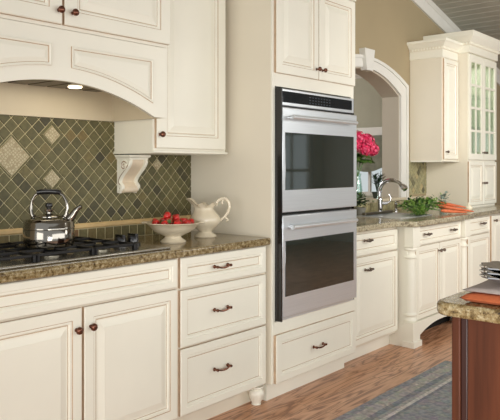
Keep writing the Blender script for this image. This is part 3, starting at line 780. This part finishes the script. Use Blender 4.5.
SX0, SX1, SYF = 4.45, 5.51, -.715
S = thing('sink_base_cabinet', 'cream sink cabinet with turned corner columns and arched apron', 'cabinet', (4.93, -.36, 0))
b = MB(); b.box(SX0 + .012, SX1 - .012, -.70, -.60, .17, CB - .001); obj('front_frame', b, 'cream', S, .002)
b = MB(); b.box(SX0 + .012, SX0 + .03, -.60, -.01, .17, CB - .001); obj('side_panel', b, 'cream', S)
b = MB(); b.box(SX1 - .03, SX1 - .012, -.60, -.01, .17, CB - .001); obj('side_panel', b, 'cream', S)
b = MB(); b.box(SX0 + .03, SX1 - .03, -.60, -.01, .17, .19); obj('bottom_panel', b, 'cream', S)
for xc in (SX0 + .055, SX1 - .055):
    b = MB(); yc = -.70
    b.box(xc - .055, xc + .055, yc - .055, yc + .02, .735, CB - .002)
    b.box(xc - .055, xc + .055, yc - .055, yc + .02, .03, .185); b.box(xc - .066, xc + .066, yc - .066, yc + .03, 0, .045)
    def flute(a, z): return 1 - (.05 * abs(math.sin(6 * a)) if .27 < z < .64 else 0)
    b.lathe([(.045, .183), (.052, .19), (.052, .2), (.044, .208), (.042, .222), (.052, .232), (.052, .242), (.043, .25), (.043, .262), (.043, .272), (.044, .3), (.045, .45), (.044, .6), (.043, .638), (.043, .648), (.052, .655), (.052, .665), (.04, .674), (.036, .69), (.042, .705), (.052, .715), (.052, .726), (.046, .736)], 36, (xc, yc, 0), mod=flute)
    obj('column', b, 'cream', S, .003)
D = drawer(S, SX0 + .118, SX1 - .118, .735, .873, -.70, st=.038)
pull(D, 4.74, .812, -.72, .07, 'pewter'); pull(D, 5.22, .812, -.72, .07, 'pewter')
D = door(S, SX0 + .118, 4.976, .178, .725, -.70, st=.058); knob(D, 4.95, .667, -.72, .013, 'pewter')
D = door(S, 4.984, SX1 - .118, .178, .725, -.70, st=.058); knob(D, 5.01, .667, -.72, .013, 'pewter')
b = MB(); a0, a1 = SX0 + .11, SX1 - .11; nn = 20
for i in range(nn):
    u0, u1 = i / nn, (i + 1) / nn
    f = lambda u: .055 + .075 * (1 - abs(2 * u - 1) ** 2.2)
    b.prism([(a0 + (a1 - a0) * u0, f(u0)), (a0 + (a1 - a0) * u1, f(u1)), (a0 + (a1 - a0) * u1, .172), (a0 + (a1 - a0) * u0, .172)], -.735, -.70)
bmesh.ops.remove_doubles(b.bm, verts=b.bm.verts[:], dist=1e-5); obj('apron', b, 'cream', S, smooth=False)
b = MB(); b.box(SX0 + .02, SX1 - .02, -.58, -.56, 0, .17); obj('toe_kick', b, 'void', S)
b = MB(); b.box(SX0 + .002, SX0 + .014, -.70, -.42, 0, .17); obj('side_skirt', b, 'cream', S)

R = thing('hutch_base_cabinet', 'cream drawer-over-door base cabinet right of the sink cabinet', 'cabinet', (5.77, -.33, 0))
b = MB(); b.box(5.512, 6.08, -.70, -.01, .1, CB); obj('carcass', b, 'cream', R, .002)
b = MB(); b.box(5.512, 6.08, -.63, -.02, 0, .1); obj('toe_kick', b, 'cream', R)
D = drawer(R, 5.55, 6.05, .735, .873, -.70, st=.038); pull(D, 5.86, .823, -.72, .07, 'pewter')
door(R, 5.55, 6.05, .115, .725, -.70, st=.058)
R = thing('end_base_cabinet', 'cream base cabinet with full-height doors at the right edge under the hutch', 'cabinet', (6.6, -.33, 0))
b = MB(); b.box(6.082, 7.2, -.70, -.01, .1, CB); obj('carcass', b, 'cream', R, .002)
b = MB(); b.box(6.082, 7.2, -.63, -.02, 0, .1); obj('toe_kick', b, 'cream', R)
for x0, x1, kx in ((6.1, 6.64, 6.15), (6.65, 7.19, 7.13)):
    D = door(R, x0, x1, .115, .873, -.70, st=.058); knob(D, kx, .83, -.72, .013, 'pewter')

# counter of the right run with a cut-out for the sink
def slab_with_hole(outer, hole, z0, z1):
    bm = bmesh.new(); E = []
    for lp in (outer, hole):
        vs = [bm.verts.new((x, y, z1)) for x, y in lp]
        for i in range(len(vs)): E.append(bm.edges.new((vs[i], vs[(i + 1) % len(vs)])))
    bmesh.ops.triangle_fill(bm, use_beauty=True, use_dissolve=False, edges=E)
    g = bmesh.ops.extrude_face_region(bm, geom=bm.faces[:])
    for v in g['geom']:
        if isinstance(v, bmesh.types.BMVert): v.co.z = z0
    m = MB(); m.bm.free(); m.bm = bm; return m
b = slab_with_hole([(3.79, -.001), (3.79, -.665), (4.375, -.665), (4.45, -.785), (5.51, -.785), (5.58, -.745), (7.22, -.745), (7.22, -.001)], [(4.62, -.56), (4.62, -.2), (5.12, -.2), (5.12, -.56)], CB, CT)
tag(obj('countertop', b, 'granite_lit', None, .010, seg=3), 'granite countertop around the sink with a stepped-out front', 'countertop')
K = thing('kitchen_sink', 'stainless steel sink set into the granite under the arched opening', 'sink', (4.87, -.38, .75))
b = MB(); loops = [[(4.60, -.58, CT), (5.14, -.58, CT), (5.14, -.18, CT), (4.60, -.18, CT)]]
for ins, z in ((0, CT + .006), (.03, CT + .006), (.034, CT), (.045, .76), (.1, .752)):
    loops.append([(4.60 + ins, -.58 + ins, z), (5.14 - ins, -.58 + ins, z), (5.14 - ins, -.18 - ins, z), (4.60 + ins, -.18 - ins, z)])
b.loft(loops); obj('basin', b, 'steel', K, .004)
b = MB(); b.lathe([(.04, .7525), (.04, .755), (.02, .756), (0, .754)], 20, (4.87, -.38, 0)); obj('drain', b, 'darksteel', K)
b = MB(); b.box(4.64, 5.10, -.245, -.21, CT + .006, CT + .028); obj('ledge_rack', b, 'darksteel', K, .004)

FX, FY = 5.07, -.13
F = thing('kitchen_faucet', 'tall brushed steel faucet with arched pull-down spout at the sink', 'faucet', (FX, FY, CT))
b = MB(); b.lathe([(.032, 0), (.032, .006), (.024, .012), (.026, .03), (.026, .11), (.028, .115), (.028, .125), (.02, .135), (.016, .15)], 24, (FX, FY, CT)); obj('base', b, 'chrome', F)
b = MB(); pts = [(FX, FY, CT + .13)]
for i in range(15):
    a = PI - i / 14 * 2.45; pts.append((FX, FY - .115 - .115 * math.cos(a), CT + .185 + .10 * math.sin(a)))
b.tube(pts, .0175, 14); Sp = obj('spout', b, 'chrome', F)
e = pts[-1]; e0 = pts[-2]; dv = (Vector(e) - Vector(e0)).normalized()
b = MB(); b.tube([tuple(Vector(e) + dv * k) for k in (0, .01, .03, .055, .06)], [.017, .022, .026, .026, .02], 16); obj('spray_head', b, 'chrome', Sp)
b = MB(); b.tube([(FX, FY, CT + .085), (FX + .03, FY - .02, CT + .085), (FX + .06, FY - .045, CT + .087)], [.017, .017, .014], 14)
b.tube([(FX + .055, FY - .04, CT + .087), (FX + .075, FY - .06, CT + .10), (FX + .078, FY - .065, CT + .13), (FX + .068, FY - .05, CT + .165)], [.009, .008, .007, .006], 10); obj('lever', b, 'chrome', F)
b = MB(); b.lathe([(.022, 0), (.022, .005), (.012, .012), (.012, .05), (.016, .055), (.016, .075), (.006, .08), (.006, .09)], 16, (5.36, -.13, CT)); b.tube([(5.36, -.13, CT + .085), (5.36, -.16, CT + .088), (5.36, -.18, CT + .078)], .005, 8)
tag(obj('soap_pump', b, 'chrome'), 'small steel soap pump standing right of the faucet', 'soap pump')

# greens and vegetables ---------------------------------------------------
def leaf(m, p, dirv, L, W, mi=0, curl=.3):
    d_ = Vector(dirv).normalized(); up = Vector((0, 0, 1)) if abs(d_.z) < .95 else Vector((1, 0, 0))
    s_ = d_.cross(up).normalized(); nrm = s_.cross(d_); p = Vector(p)
    A = [p, p + d_ * L * .35 + s_ * W * .5 + nrm * curl * W * .3, p + d_ * L * .7 + s_ * W * .4 - nrm * curl * L * .1, p + d_ * L - nrm * curl * L * .3,
         p + d_ * L * .7 - s_ * W * .4 - nrm * curl * L * .1, p + d_ * L * .35 - s_ * W * .5 + nrm * curl * W * .3]
    c = m.bm.verts.new(p + d_ * L * .5); vs = [m.bm.verts.new(q) for q in A]
    for i in range(6): f = m.bm.faces.new((c, vs[i], vs[(i + 1) % 6])); f.material_index = mi
def rnd(): return Vector((random.gauss(0, 1), random.gauss(0, 1), random.gauss(0, 1)))
def fronds(m, a, c, spread, n, L=.028, mis=(0, 1), zmin=None):
    a, c = Vector(a), Vector(c)
    for i in range(n):
        t_ = random.random(); p = a.lerp(c, t_) + Vector((random.gauss(0, spread), random.gauss(0, spread), abs(random.gauss(0, spread * .9))))
        if zmin: p.z = max(p.z, zmin + .008)
        v = rnd(); v.z = abs(v.z) * .6
        leaf(m, p, v, L * random.uniform(.7, 1.3), L * .7, random.choice(mis))
tips = [((5.48, -.44, .985), (5.66, -.66, .943)), ((5.44, -.49, .99), (5.62, -.72, .943)), ((5.40, -.56, .985), (5.56, -.765, .943)), ((5.46, -.48, 1.015), (5.58, -.69, .975)), ((5.26, -.60, .96), (5.44, -.755, .943))]
clab = ['orange carrot with leafy top lying farthest back of the bunch', 'orange carrot with leafy top in the middle of the bunch beside the sink', 'long orange carrot with its tip at the counter front', 'orange carrot lying on top of the other carrots', 'short orange carrot under the greens at the left of the bunch']
for k, (a, c) in enumerate(tips):
    A, Cc = Vector(a), Vector(c)
    r = thing('carrot', clab[k], 'carrot', a, 'carrots beside the sink')
    m = MB(); pts = [tuple(A.lerp(Cc, t_)) for t_ in (0, .04, .12, .3, .55, .8, .95, 1)]
    m.tube(pts, [.006, .012, .015, .0142, .0118, .009, .005, .002], 14); obj('root', m, 'carrot', r)
    m = MB(); back = (A - Cc).normalized(); e = A + back * .30; e.z = CT + .03
    for j in range(5):
        q = e + Vector((random.gauss(0, .03), random.gauss(0, .03), random.uniform(0, .03)))
        m.tube([tuple(A), tuple(A.lerp(q, .5) + Vector((0, 0, .02))), tuple(q)], .0022, 5)
    fronds(m, A + back * .03, e, .03, 170, .03, (0, 1, 1), CT); obj('carrot_top', m, ['leaf', 'leaf2'], r, smooth=False)
m = MB(); fronds(m, (5.14, -.47, .945), (4.86, -.60, .94), .028, 360, .036, (0, 1, 1), CT)
tag(obj('parsley_bunch', m, ['leaf', 'leaf2'], smooth=False), 'loose bunch of leafy green parsley at the counter edge left of the carrots', 'parsley')
m = MB(); fronds(m, (5.3, -.30, .975), (5.62, -.36, .97), .03, 320, .034, (0, 1), CT); tag(obj('herb_bunch', m, ['darkleaf', 'leaf'], smooth=False), 'dark green bunch of herbs lying behind the carrots', 'herbs')
m = MB(); m.lathe([(.002, 0), (.022, .006), (.034, .022), (.034, .036), (.022, .052), (.008, .062), (.005, .078), (0, .08)], 20, (5.80, -.62, CT)); tag(obj('white_onion', m, 'onion'), 'white onion on the counter at the carrot tips', 'onion')
m = MB(); m.lathe([(.002, 0), (.02, .005), (.03, .02), (.03, .034), (.018, .048), (.006, .06), (0, .07)], 20, (5.72, -.50, CT)); tag(obj('white_onion', m, 'onion'), 'white onion between the carrots and the bluish cabbage', 'onion')
L_ = thing('kohlrabi', 'pale blue-green leafy vegetable standing upright behind the carrots', 'vegetable', (5.84, -.36, CT))
m = MB(); m.ico((5.84, -.36, CT + .036), .036, 2, (1, 1, 1)); obj('bulb', m, 'teal', L_)
m = MB(); fronds(m, (5.84, -.36, CT + .06), (5.86, -.36, CT + .12), .022, 60, .04, (0,))
obj('leaves', m, 'teal', L_, smooth=False)
# pots and flowers at the opening
def pot(m, c, r, h): m.lathe([(r * .7, 0), (r, h * .9), (r * 1.08, h * .9), (r * 1.08, h), (r * .9, h), (r * .85, h * .85), (0, h * .85)], 20, c)
Hb = thing('potted_herb', 'bushy green herb on the counter left of the faucet beside the ovens', 'plant', (4.78, -.12, CT))
m = MB(); pot(m, (4.78, -.11, CT), .05, .06); obj('pot', m, 'terracotta', Hb)
m = MB(); fronds(m, (4.74, -.11, CT + .06), (4.82, -.12, CT + .1), .035, 190, .034, (0, 1)); obj('foliage', m, ['leaf', 'darkleaf'], Hb, smooth=False)
ZS = AB + .026
Pp = thing('potted_plant', 'dark leafy plant in a pot on the ledge behind the faucet', 'plant', (5.36, .06, ZS))
m = MB(); pot(m, (5.36, .06, ZS), .045, .06); obj('pot', m, 'darkpot', Pp)
m = MB()
for j in range(16):
    a = random.uniform(0, 6.28); sp_ = random.uniform(.02, .085); z1 = random.uniform(.09, .20)
    tip = Vector((5.36 + sp_ * math.cos(a), .06 + sp_ * .6 * math.sin(a), ZS + .06 + z1)); base = Vector((5.36, .06, ZS + .058))
    m.tube([tuple(base), tuple(base.lerp(tip, .5) + Vector((0, 0, .01))), tuple(tip)], .0022, 5)
    for q in range(5):
        p = base.lerp(tip, .5 + .5 * q / 4); v = rnd(); v.z = abs(v.z) * .5; leaf(m, p, v, .055, .022)
obj('foliage', m, 'darkleaf', Pp, smooth=False)
VX, VY = 5.06, .09
Vs = thing('flower_vase', 'clear glass vase on the ledge holding pink hydrangeas', 'vase', (VX, VY, ZS))
M['vaseglass'] = glass('vase_glass', (.85, .93, .9, 1), .08)
m = MB(); m.lathe([(.04, 0), (.045, .01), (.05, .08), (.04, .16), (.034, .2), (.04, .23), (.037, .23), (.031, .2), (.037, .16), (.046, .08), (.04, .014), (0, .012)], 28, (VX, VY, ZS)); obj('vessel', m, 'vaseglass', Vs)
m = MB(); m.lathe([(.039, .0145), (.0445, .08), (.036, .155), (0, .155)], 24, (VX, VY, ZS)); obj('water', m, 'vaseglass', Vs)
heads = [((5.09, .10, 1.575), .07, 'round pink hydrangea bloom nearest the oven'), ((5.185, .07, 1.55), .072, 'large pink hydrangea bloom in the middle of the vase'), ((5.235, .04, 1.485), .062, 'pink hydrangea bloom drooping to the right over the vase'), ((5.10, .03, 1.485), .06, 'pink hydrangea bloom low at the left behind the oven edge'), ((4.98, .09, 1.52), .075, 'pink hydrangea bloom mostly hidden behind the oven tower')]
for c, r0, lab in heads:
    r = thing('hydrangea', lab, 'flower', c, 'hydrangeas in the vase')
    m = MB(); C_ = Vector(c)
    m.ico(c, r0 * .82, 2)
    for i in range(150):
        v = rnd().normalized(); p = C_ + v * r0 * random.uniform(.88, 1.04); s_ = v.orthogonal().normalized(); t_ = v.cross(s_); an = random.random() * 3; s_, t_ = s_ * math.cos(an) + t_ * math.sin(an), t_ * math.cos(an) - s_ * math.sin(an)
        q = r0 * .2; mi = random.choice((0, 0, 1))
        for u in (s_, t_, -s_, -t_):
            w_ = v.cross(u); f = m.bm.faces.new([m.bm.verts.new(x) for x in (p, p + u * q * .6 + w_ * q * .5 + v * .003, p + u * q * 1.1 + v * .002, p + u * q * .6 - w_ * q * .5 + v * .003)]); f.material_index = mi
    obj('petals', m, ['pink', 'pink2'], r, smooth=False)
    m = MB(); e = Vector((VX + random.uniform(-.02, .02), VY + random.uniform(-.02, .02), ZS + .05)); m.tube([c, tuple(C_.lerp(Vector((VX, VY, ZS + .24)), .6)), (VX + (C_.x - VX) * .08, VY, ZS + .2), tuple(e)], .004, 6); obj('stem', m, 'leaf', r)
    m = MB()
    for i in range(5):
        a = i * 1.26 + random.random(); p = C_.lerp(Vector((VX, VY, ZS + .23)), .42); leaf(m, p, (math.cos(a), math.sin(a), -.25), .12, .065)
    obj('leaf', m, ['leaf'], r, smooth=False)
# roman shade on the far window
b = MB(); nn = 30; loops = []
for i in range(nn + 1):
    yv = wy0 - .02 + (wy1 - wy0 + .04) * i / nn; k = i / nn * 3 % 1
    zb = 1.32 - .055 * math.sin(PI * k); x = WX - .035 - .012 * math.sin(i * 1.3)
    loops.append([(x, yv, 1.70), (x - .012, yv, 1.58), (x, yv, 1.45), (x - .02, yv, zb), (x - .012, yv, zb), (x + .008, yv, 1.45), (x, yv, 1.58), (x + .008, yv, 1.70)])
b.loft(loops); tag(obj('roman_shade', b, 'shade'), 'grey-green scalloped shade hanging on the window beyond the arch', 'window shade')

# right wall cabinet -------------------------------------------------------
U = thing('wall_cabinet', 'cream wall cabinet with dentil crown right of the arched opening', 'cabinet', (6.09, -.16, 1.375))
UX0, UX1, UY = 5.89, 6.236, -.327
b = MB(); b.box(UX0, UX1, UY, -.002, 1.385, 2.36); obj('carcass', b, 'side', U, .002)
b = MB(); b.prismx([(-.002, 1.372), (UY - .012, 1.372), (UY - .022, 1.378), (UY - .022, 1.386), (-.002, 1.386)], UX0 - .006, UX1 - .004); obj('light_rail', b, 'cream', U)
D = door(U, UX0 + .02, UX1 - .012, 1.4, 2.345, UY, st=.06); knob(D, UX0 + .045, 1.468, UY - .02, .012, 'pewter')
crown(U, UX0, UX1 - .003, UY - .004, -.002, [(0, 2.355), (.006, 2.36), (.006, 2.43), (.014, 2.436), (.014, 2.455), (.024, 2.462), (.05, 2.49), (.064, 2.50), (.064, 2.522), (0, 2.524)], right=False)
dentils(U, UX0 - .017, UX1 - .006, UY - .021, -.004, 2.435)

H = thing('glass_hutch', 'tall cream hutch with glazed upper doors standing on the counter', 'hutch', (6.65, -.22, CT))
HX0, HX1, HY = 6.238, 6.965, -.43
b = MB(); b.box(HX0, HX0 + .02, HY, -.002, CT, 2.43); obj('side_panel', b, 'side', H, .001)
b = MB(); b.box(HX1 - .02, HX1, HY, -.002, CT, 2.43); obj('side_panel', b, 'cream', H, .001)
b = MB(); b.box(HX0 + .02, HX1 - .02, -.02, -.003, CT, 2.43)
obj('back_panel', b, 'hutchin', H)
for n_, z0, z1 in (('bottom_panel', CT, CT + .03), ('middle_panel', 1.372, 1.4), ('top_panel', 2.4, 2.43)):
    b = MB(); b.box(HX0 + .02, HX1 - .02, HY + .001, -.02, z0, z1); obj(n_, b, 'cream', H)
for z in (1.72, 2.04):
    b = MB(); b.box(HX0 + .02, HX1 - .02, HY + .05, -.02, z, z + .010); obj('shelf', b, 'pane', H)
xm = (HX0 + HX1) / 2
for x0, x1, kx in ((HX0 + .004, xm - .003, xm - .028), (xm + .003, HX1 - .004, xm + .028)):
    D = door(H, x0, x1, CT + .022, 1.378, HY, st=.055, name='lower_door'); knob(D, kx, 1.165, HY - .02, .012, 'pewter')
    z0, z1, st = 1.396, 2.418, .05
    m = MB()
    m.box(x0, x0 + st, HY - .02, HY, z0, z1); m.box(x1 - st, x1, HY - .02, HY, z0, z1); m.box(x0 + st, x1 - st, HY - .02, HY, z0, z0 + st + .01); m.box(x0 + st, x1 - st, HY - .02, HY, z1 - st - .02, z1)
    gd = obj('glazed_door', m, 'cream', H, .002)
    m = MB(); xc = (x0 + x1) / 2; m.box(xc - .011, xc + .011, HY - .017, HY - .004, z0 + st, z1 - st)
    for i in range(1, 4):
        z = z0 + st + .01 + (z1 - z0 - 2 * st - .03) * i / 4; m.box(x0 + st, x1 - st, HY - .018, HY - .003, z - .011, z + .011)
    obj('muntin_bars', m, 'cream', gd)
    m = MB(); m.box(x0 + st, x1 - st, HY - .009, HY - .006, z0 + st, z1 - st); obj('glass_pane', m, 'cabglass', gd)
    knob(gd, kx, 1.468, HY - .02, .012, 'pewter')
crown(H, HX0, HX1, HY - .02, -.002, [(0, 2.43), (.008, 2.434), (.008, 2.50), (.016, 2.506), (.016, 2.53), (.026, 2.54), (.055, 2.575), (.064, 2.59), (.064, 2.632), (0, 2.635)])
dentils(H, HX0 - .019, HX1 + .017, HY - .039, -.004, 2.508)
# ------------------------------------------------------------------ island, rug, table things
IX0, IX1, IY0, IY1 = 1.876, 3.1, -2.95, -2.158
R = thing('kitchen_island', 'dark red-brown mahogany island base in the right foreground', 'island', (2.5, -2.55, 0))
b = MB(); b.box(IX0 + .012, IX1, IY0, IY1 - .012, .09, .888); obj('carcass', b, 'mahogany', R, .002)
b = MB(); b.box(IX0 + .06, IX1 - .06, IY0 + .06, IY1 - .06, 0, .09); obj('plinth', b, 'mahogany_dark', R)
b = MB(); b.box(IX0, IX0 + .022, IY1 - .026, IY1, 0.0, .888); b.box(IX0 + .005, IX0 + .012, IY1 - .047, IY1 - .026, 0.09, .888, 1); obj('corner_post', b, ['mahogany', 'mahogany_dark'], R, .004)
b = MB(); b.box(IX0 + .002, IX0 + .012, IY0, IY1 - .047, .09, .888); obj('end_panel', b, 'mahogany', R, .003)
b = MB(); r0 = .05; x0, y1 = 1.842, -2.11
poly = [(x0, -3.0)] + [(x0 + r0 - r0 * math.cos(a), y1 - r0 + r0 * math.sin(a)) for a in [i * PI / 2 / 8 for i in range(9)]] + [(3.15, y1), (3.15, -3.0)]
b.prismz(poly, CB, CT); tag(obj('island_countertop', b, 'granite', None, .012, seg=4), 'brown granite countertop on the dark island with a rounded corner', 'countertop')
def napkin(name, x0, x1, y0, y1, z0, h, layers, m, label, wob=.004, seed=1):
    rr = random.Random(seed); b = MB(); n1, n2 = 26, 20
    for l in range(layers):
        za = z0 + h * l / layers; hb = h / layers * .92; dx = rr.uniform(0, .006); dy = rr.uniform(0, .006)
        def pt(u, v, top):
            x = x0 + dx + (x1 - x0 - 2 * dx) * u; y = y0 + dy + (y1 - y0 - 2 * dy) * v
            ed = min(u, 1 - u, v, 1 - v) * 14; k = min(1, ed / 1.4) ** .5
            return (x, y, za + hb * .5 + (hb * .5 * k if top else -hb * .5 * k) + (wob * (.5 + .5 * math.sin(9 * u + 3 * v + l)) * k if top and l == layers - 1 else 0))
        G = {}
        for top in (0, 1):
            for i in range(n1 + 1):
                for j in range(n2 + 1): G[top, i, j] = b.bm.verts.new(pt(i / n1, j / n2, top))
        for top in (0, 1):
            for i in range(n1):
                for j in range(n2): b.bm.faces.new((G[top, i, j], G[top, i + 1, j], G[top, i + 1, j + 1], G[top, i, j + 1]))
        bmesh.ops.remove_doubles(b.bm, verts=b.bm.verts[:], dist=1e-6)
    o = obj(name, b, m, ang=80); tag(o, label, 'napkin'); return o
napkin('folded_napkin', 1.875, 2.20, -2.47, -2.175, CT, .029, 1, 'orange', 'folded orange linen napkin lying on the island under the grey one')
napkin('folded_napkin', 1.885, 2.185, -2.46, -2.18, CT + .0295, .013, 1, 'grey', 'folded grey linen napkin lying on the orange one', .006, 5)
dl = ['bottom scalloped silver dish of the stack on the grey napkin', 'second scalloped silver dish from the bottom of the stack', 'top scalloped silver dish of the stack on the island']
for j in range(3):
    b = MB(); z = CT + .0443 + j * .0138
    def sc_(a, zz): return 1 + (.07 * math.cos(12 * a) if zz > z + .02 else .0)
    b.lathe([(.042, z), (.046, z + .002), (.05, z + .006), (.078, z + .014), (.096, z + .022), (.106, z + .028), (.106, z + .0315), (.094, z + .026), (.075, z + .018), (.048, z + .010), (0, z + .009)], 72, (2.012, -2.308, 0), mod=sc_)
    tag(obj('silver_dish', b, 'chrome'), dl[j], 'dish', 'stacked silver dishes')
rx0, rx1, ry0, ry1 = 2.1, 4.3, -1.95, -1.065
b = MB(); b.box(rx0, rx1, ry0, ry1, 0, .008); tag(obj('runner_rug', b, rug_mat(rx0, rx1, ry0, ry1), None, .003), 'faded blue-grey patterned runner rug on the oak floor', 'rug')

# ------------------------------------------------------------------ light
W = bpy.data.worlds.new('world'); SC.world = W; W.use_nodes = True
bg = W.node_tree.nodes['Background']; bg.inputs['Color'].default_value = (.98, .99, 1, 1); bg.inputs['Strength'].default_value = .70
def area(name, loc, target, sx, sy, power, color=(1, 1, 1)):
    l = bpy.data.lights.new(name, 'AREA'); l.shape = 'RECTANGLE'; l.size = sx; l.size_y = sy; l.energy = power; l.color = color
    o = bpy.data.objects.new(name, l); COL.objects.link(o); o.location = loc
    o.rotation_euler = (Vector(target) - Vector(loc)).to_track_quat('-Z', 'Y').to_euler(); return o
area('key_window_light', (2.9, -5.0, 1.5), (3.0, -.5, .4), 5.5, 1.4, 70, (1, .99, .97))
area('right_fill_light', (6.4, -4.2, 2.5), (6.4, -.4, 1.1), 1.6, 1.4, 36, (1, .99, .97))  # added lamp hung in the room to brighten the right-hand cabinets
area('low_fill_light', (.1, -3.45, .9), (3.7, -.7, .3), 1.2, .8, 13, (1, .99, .97)).data.spread = math.radians(80)
area('fill_light', (-2.4, -1.7, 1.6), (5.5, -.5, 1.1), 2.2, 1.8, 41, (1, .97, .93))
area('beyond_light', (5.2, 2.2, 2.35), (6.4, 1.2, 1.0), 1.2, 1.2, 44, (1, .98, .95))
area('side_fill_light', (3.7, -3.3, 2.3), (5.9, -.1, 1.6), 1.2, 1.0, 14, (1, .98, .94)).data.spread = math.radians(75)  # added lamp that lifts the left side of the right wall cabinet
area('hutch_fill_light', (6.6, -.2, 2.39), (6.6, -.2, 1.4), .5, .12, 2.0, (1, .98, .92))  # unseen lamp added to brighten the inside of the hutch
area('hood_glow', (1.85, -.22, 1.71), (1.85, -.12, .9), .6, .16, .8, (1, .88, .66))

# ------------------------------------------------------------------ camera
cam = bpy.data.cameras.new('camera'); co = bpy.data.objects.new('camera', cam); COL.objects.link(co)
cam.sensor_width = 36; cam.lens = 662 / 500 * 36; cam.shift_y = -43 / 500; cam.clip_start = .05
yaw = math.atan(562 / 662)                 # how far the run of cabinets turns away from the view axis
co.location = (0, -2.97, 1.325); co.rotation_euler = (PI / 2, 0, yaw - PI / 2)
SC.camera = co
SC.view_settings.view_transform = 'Standard'; SC.view_settings.look = 'None'; SC.view_settings.exposure = 0
SC.cycles.use_denoising = True; SC.cycles.max_bounces = 8
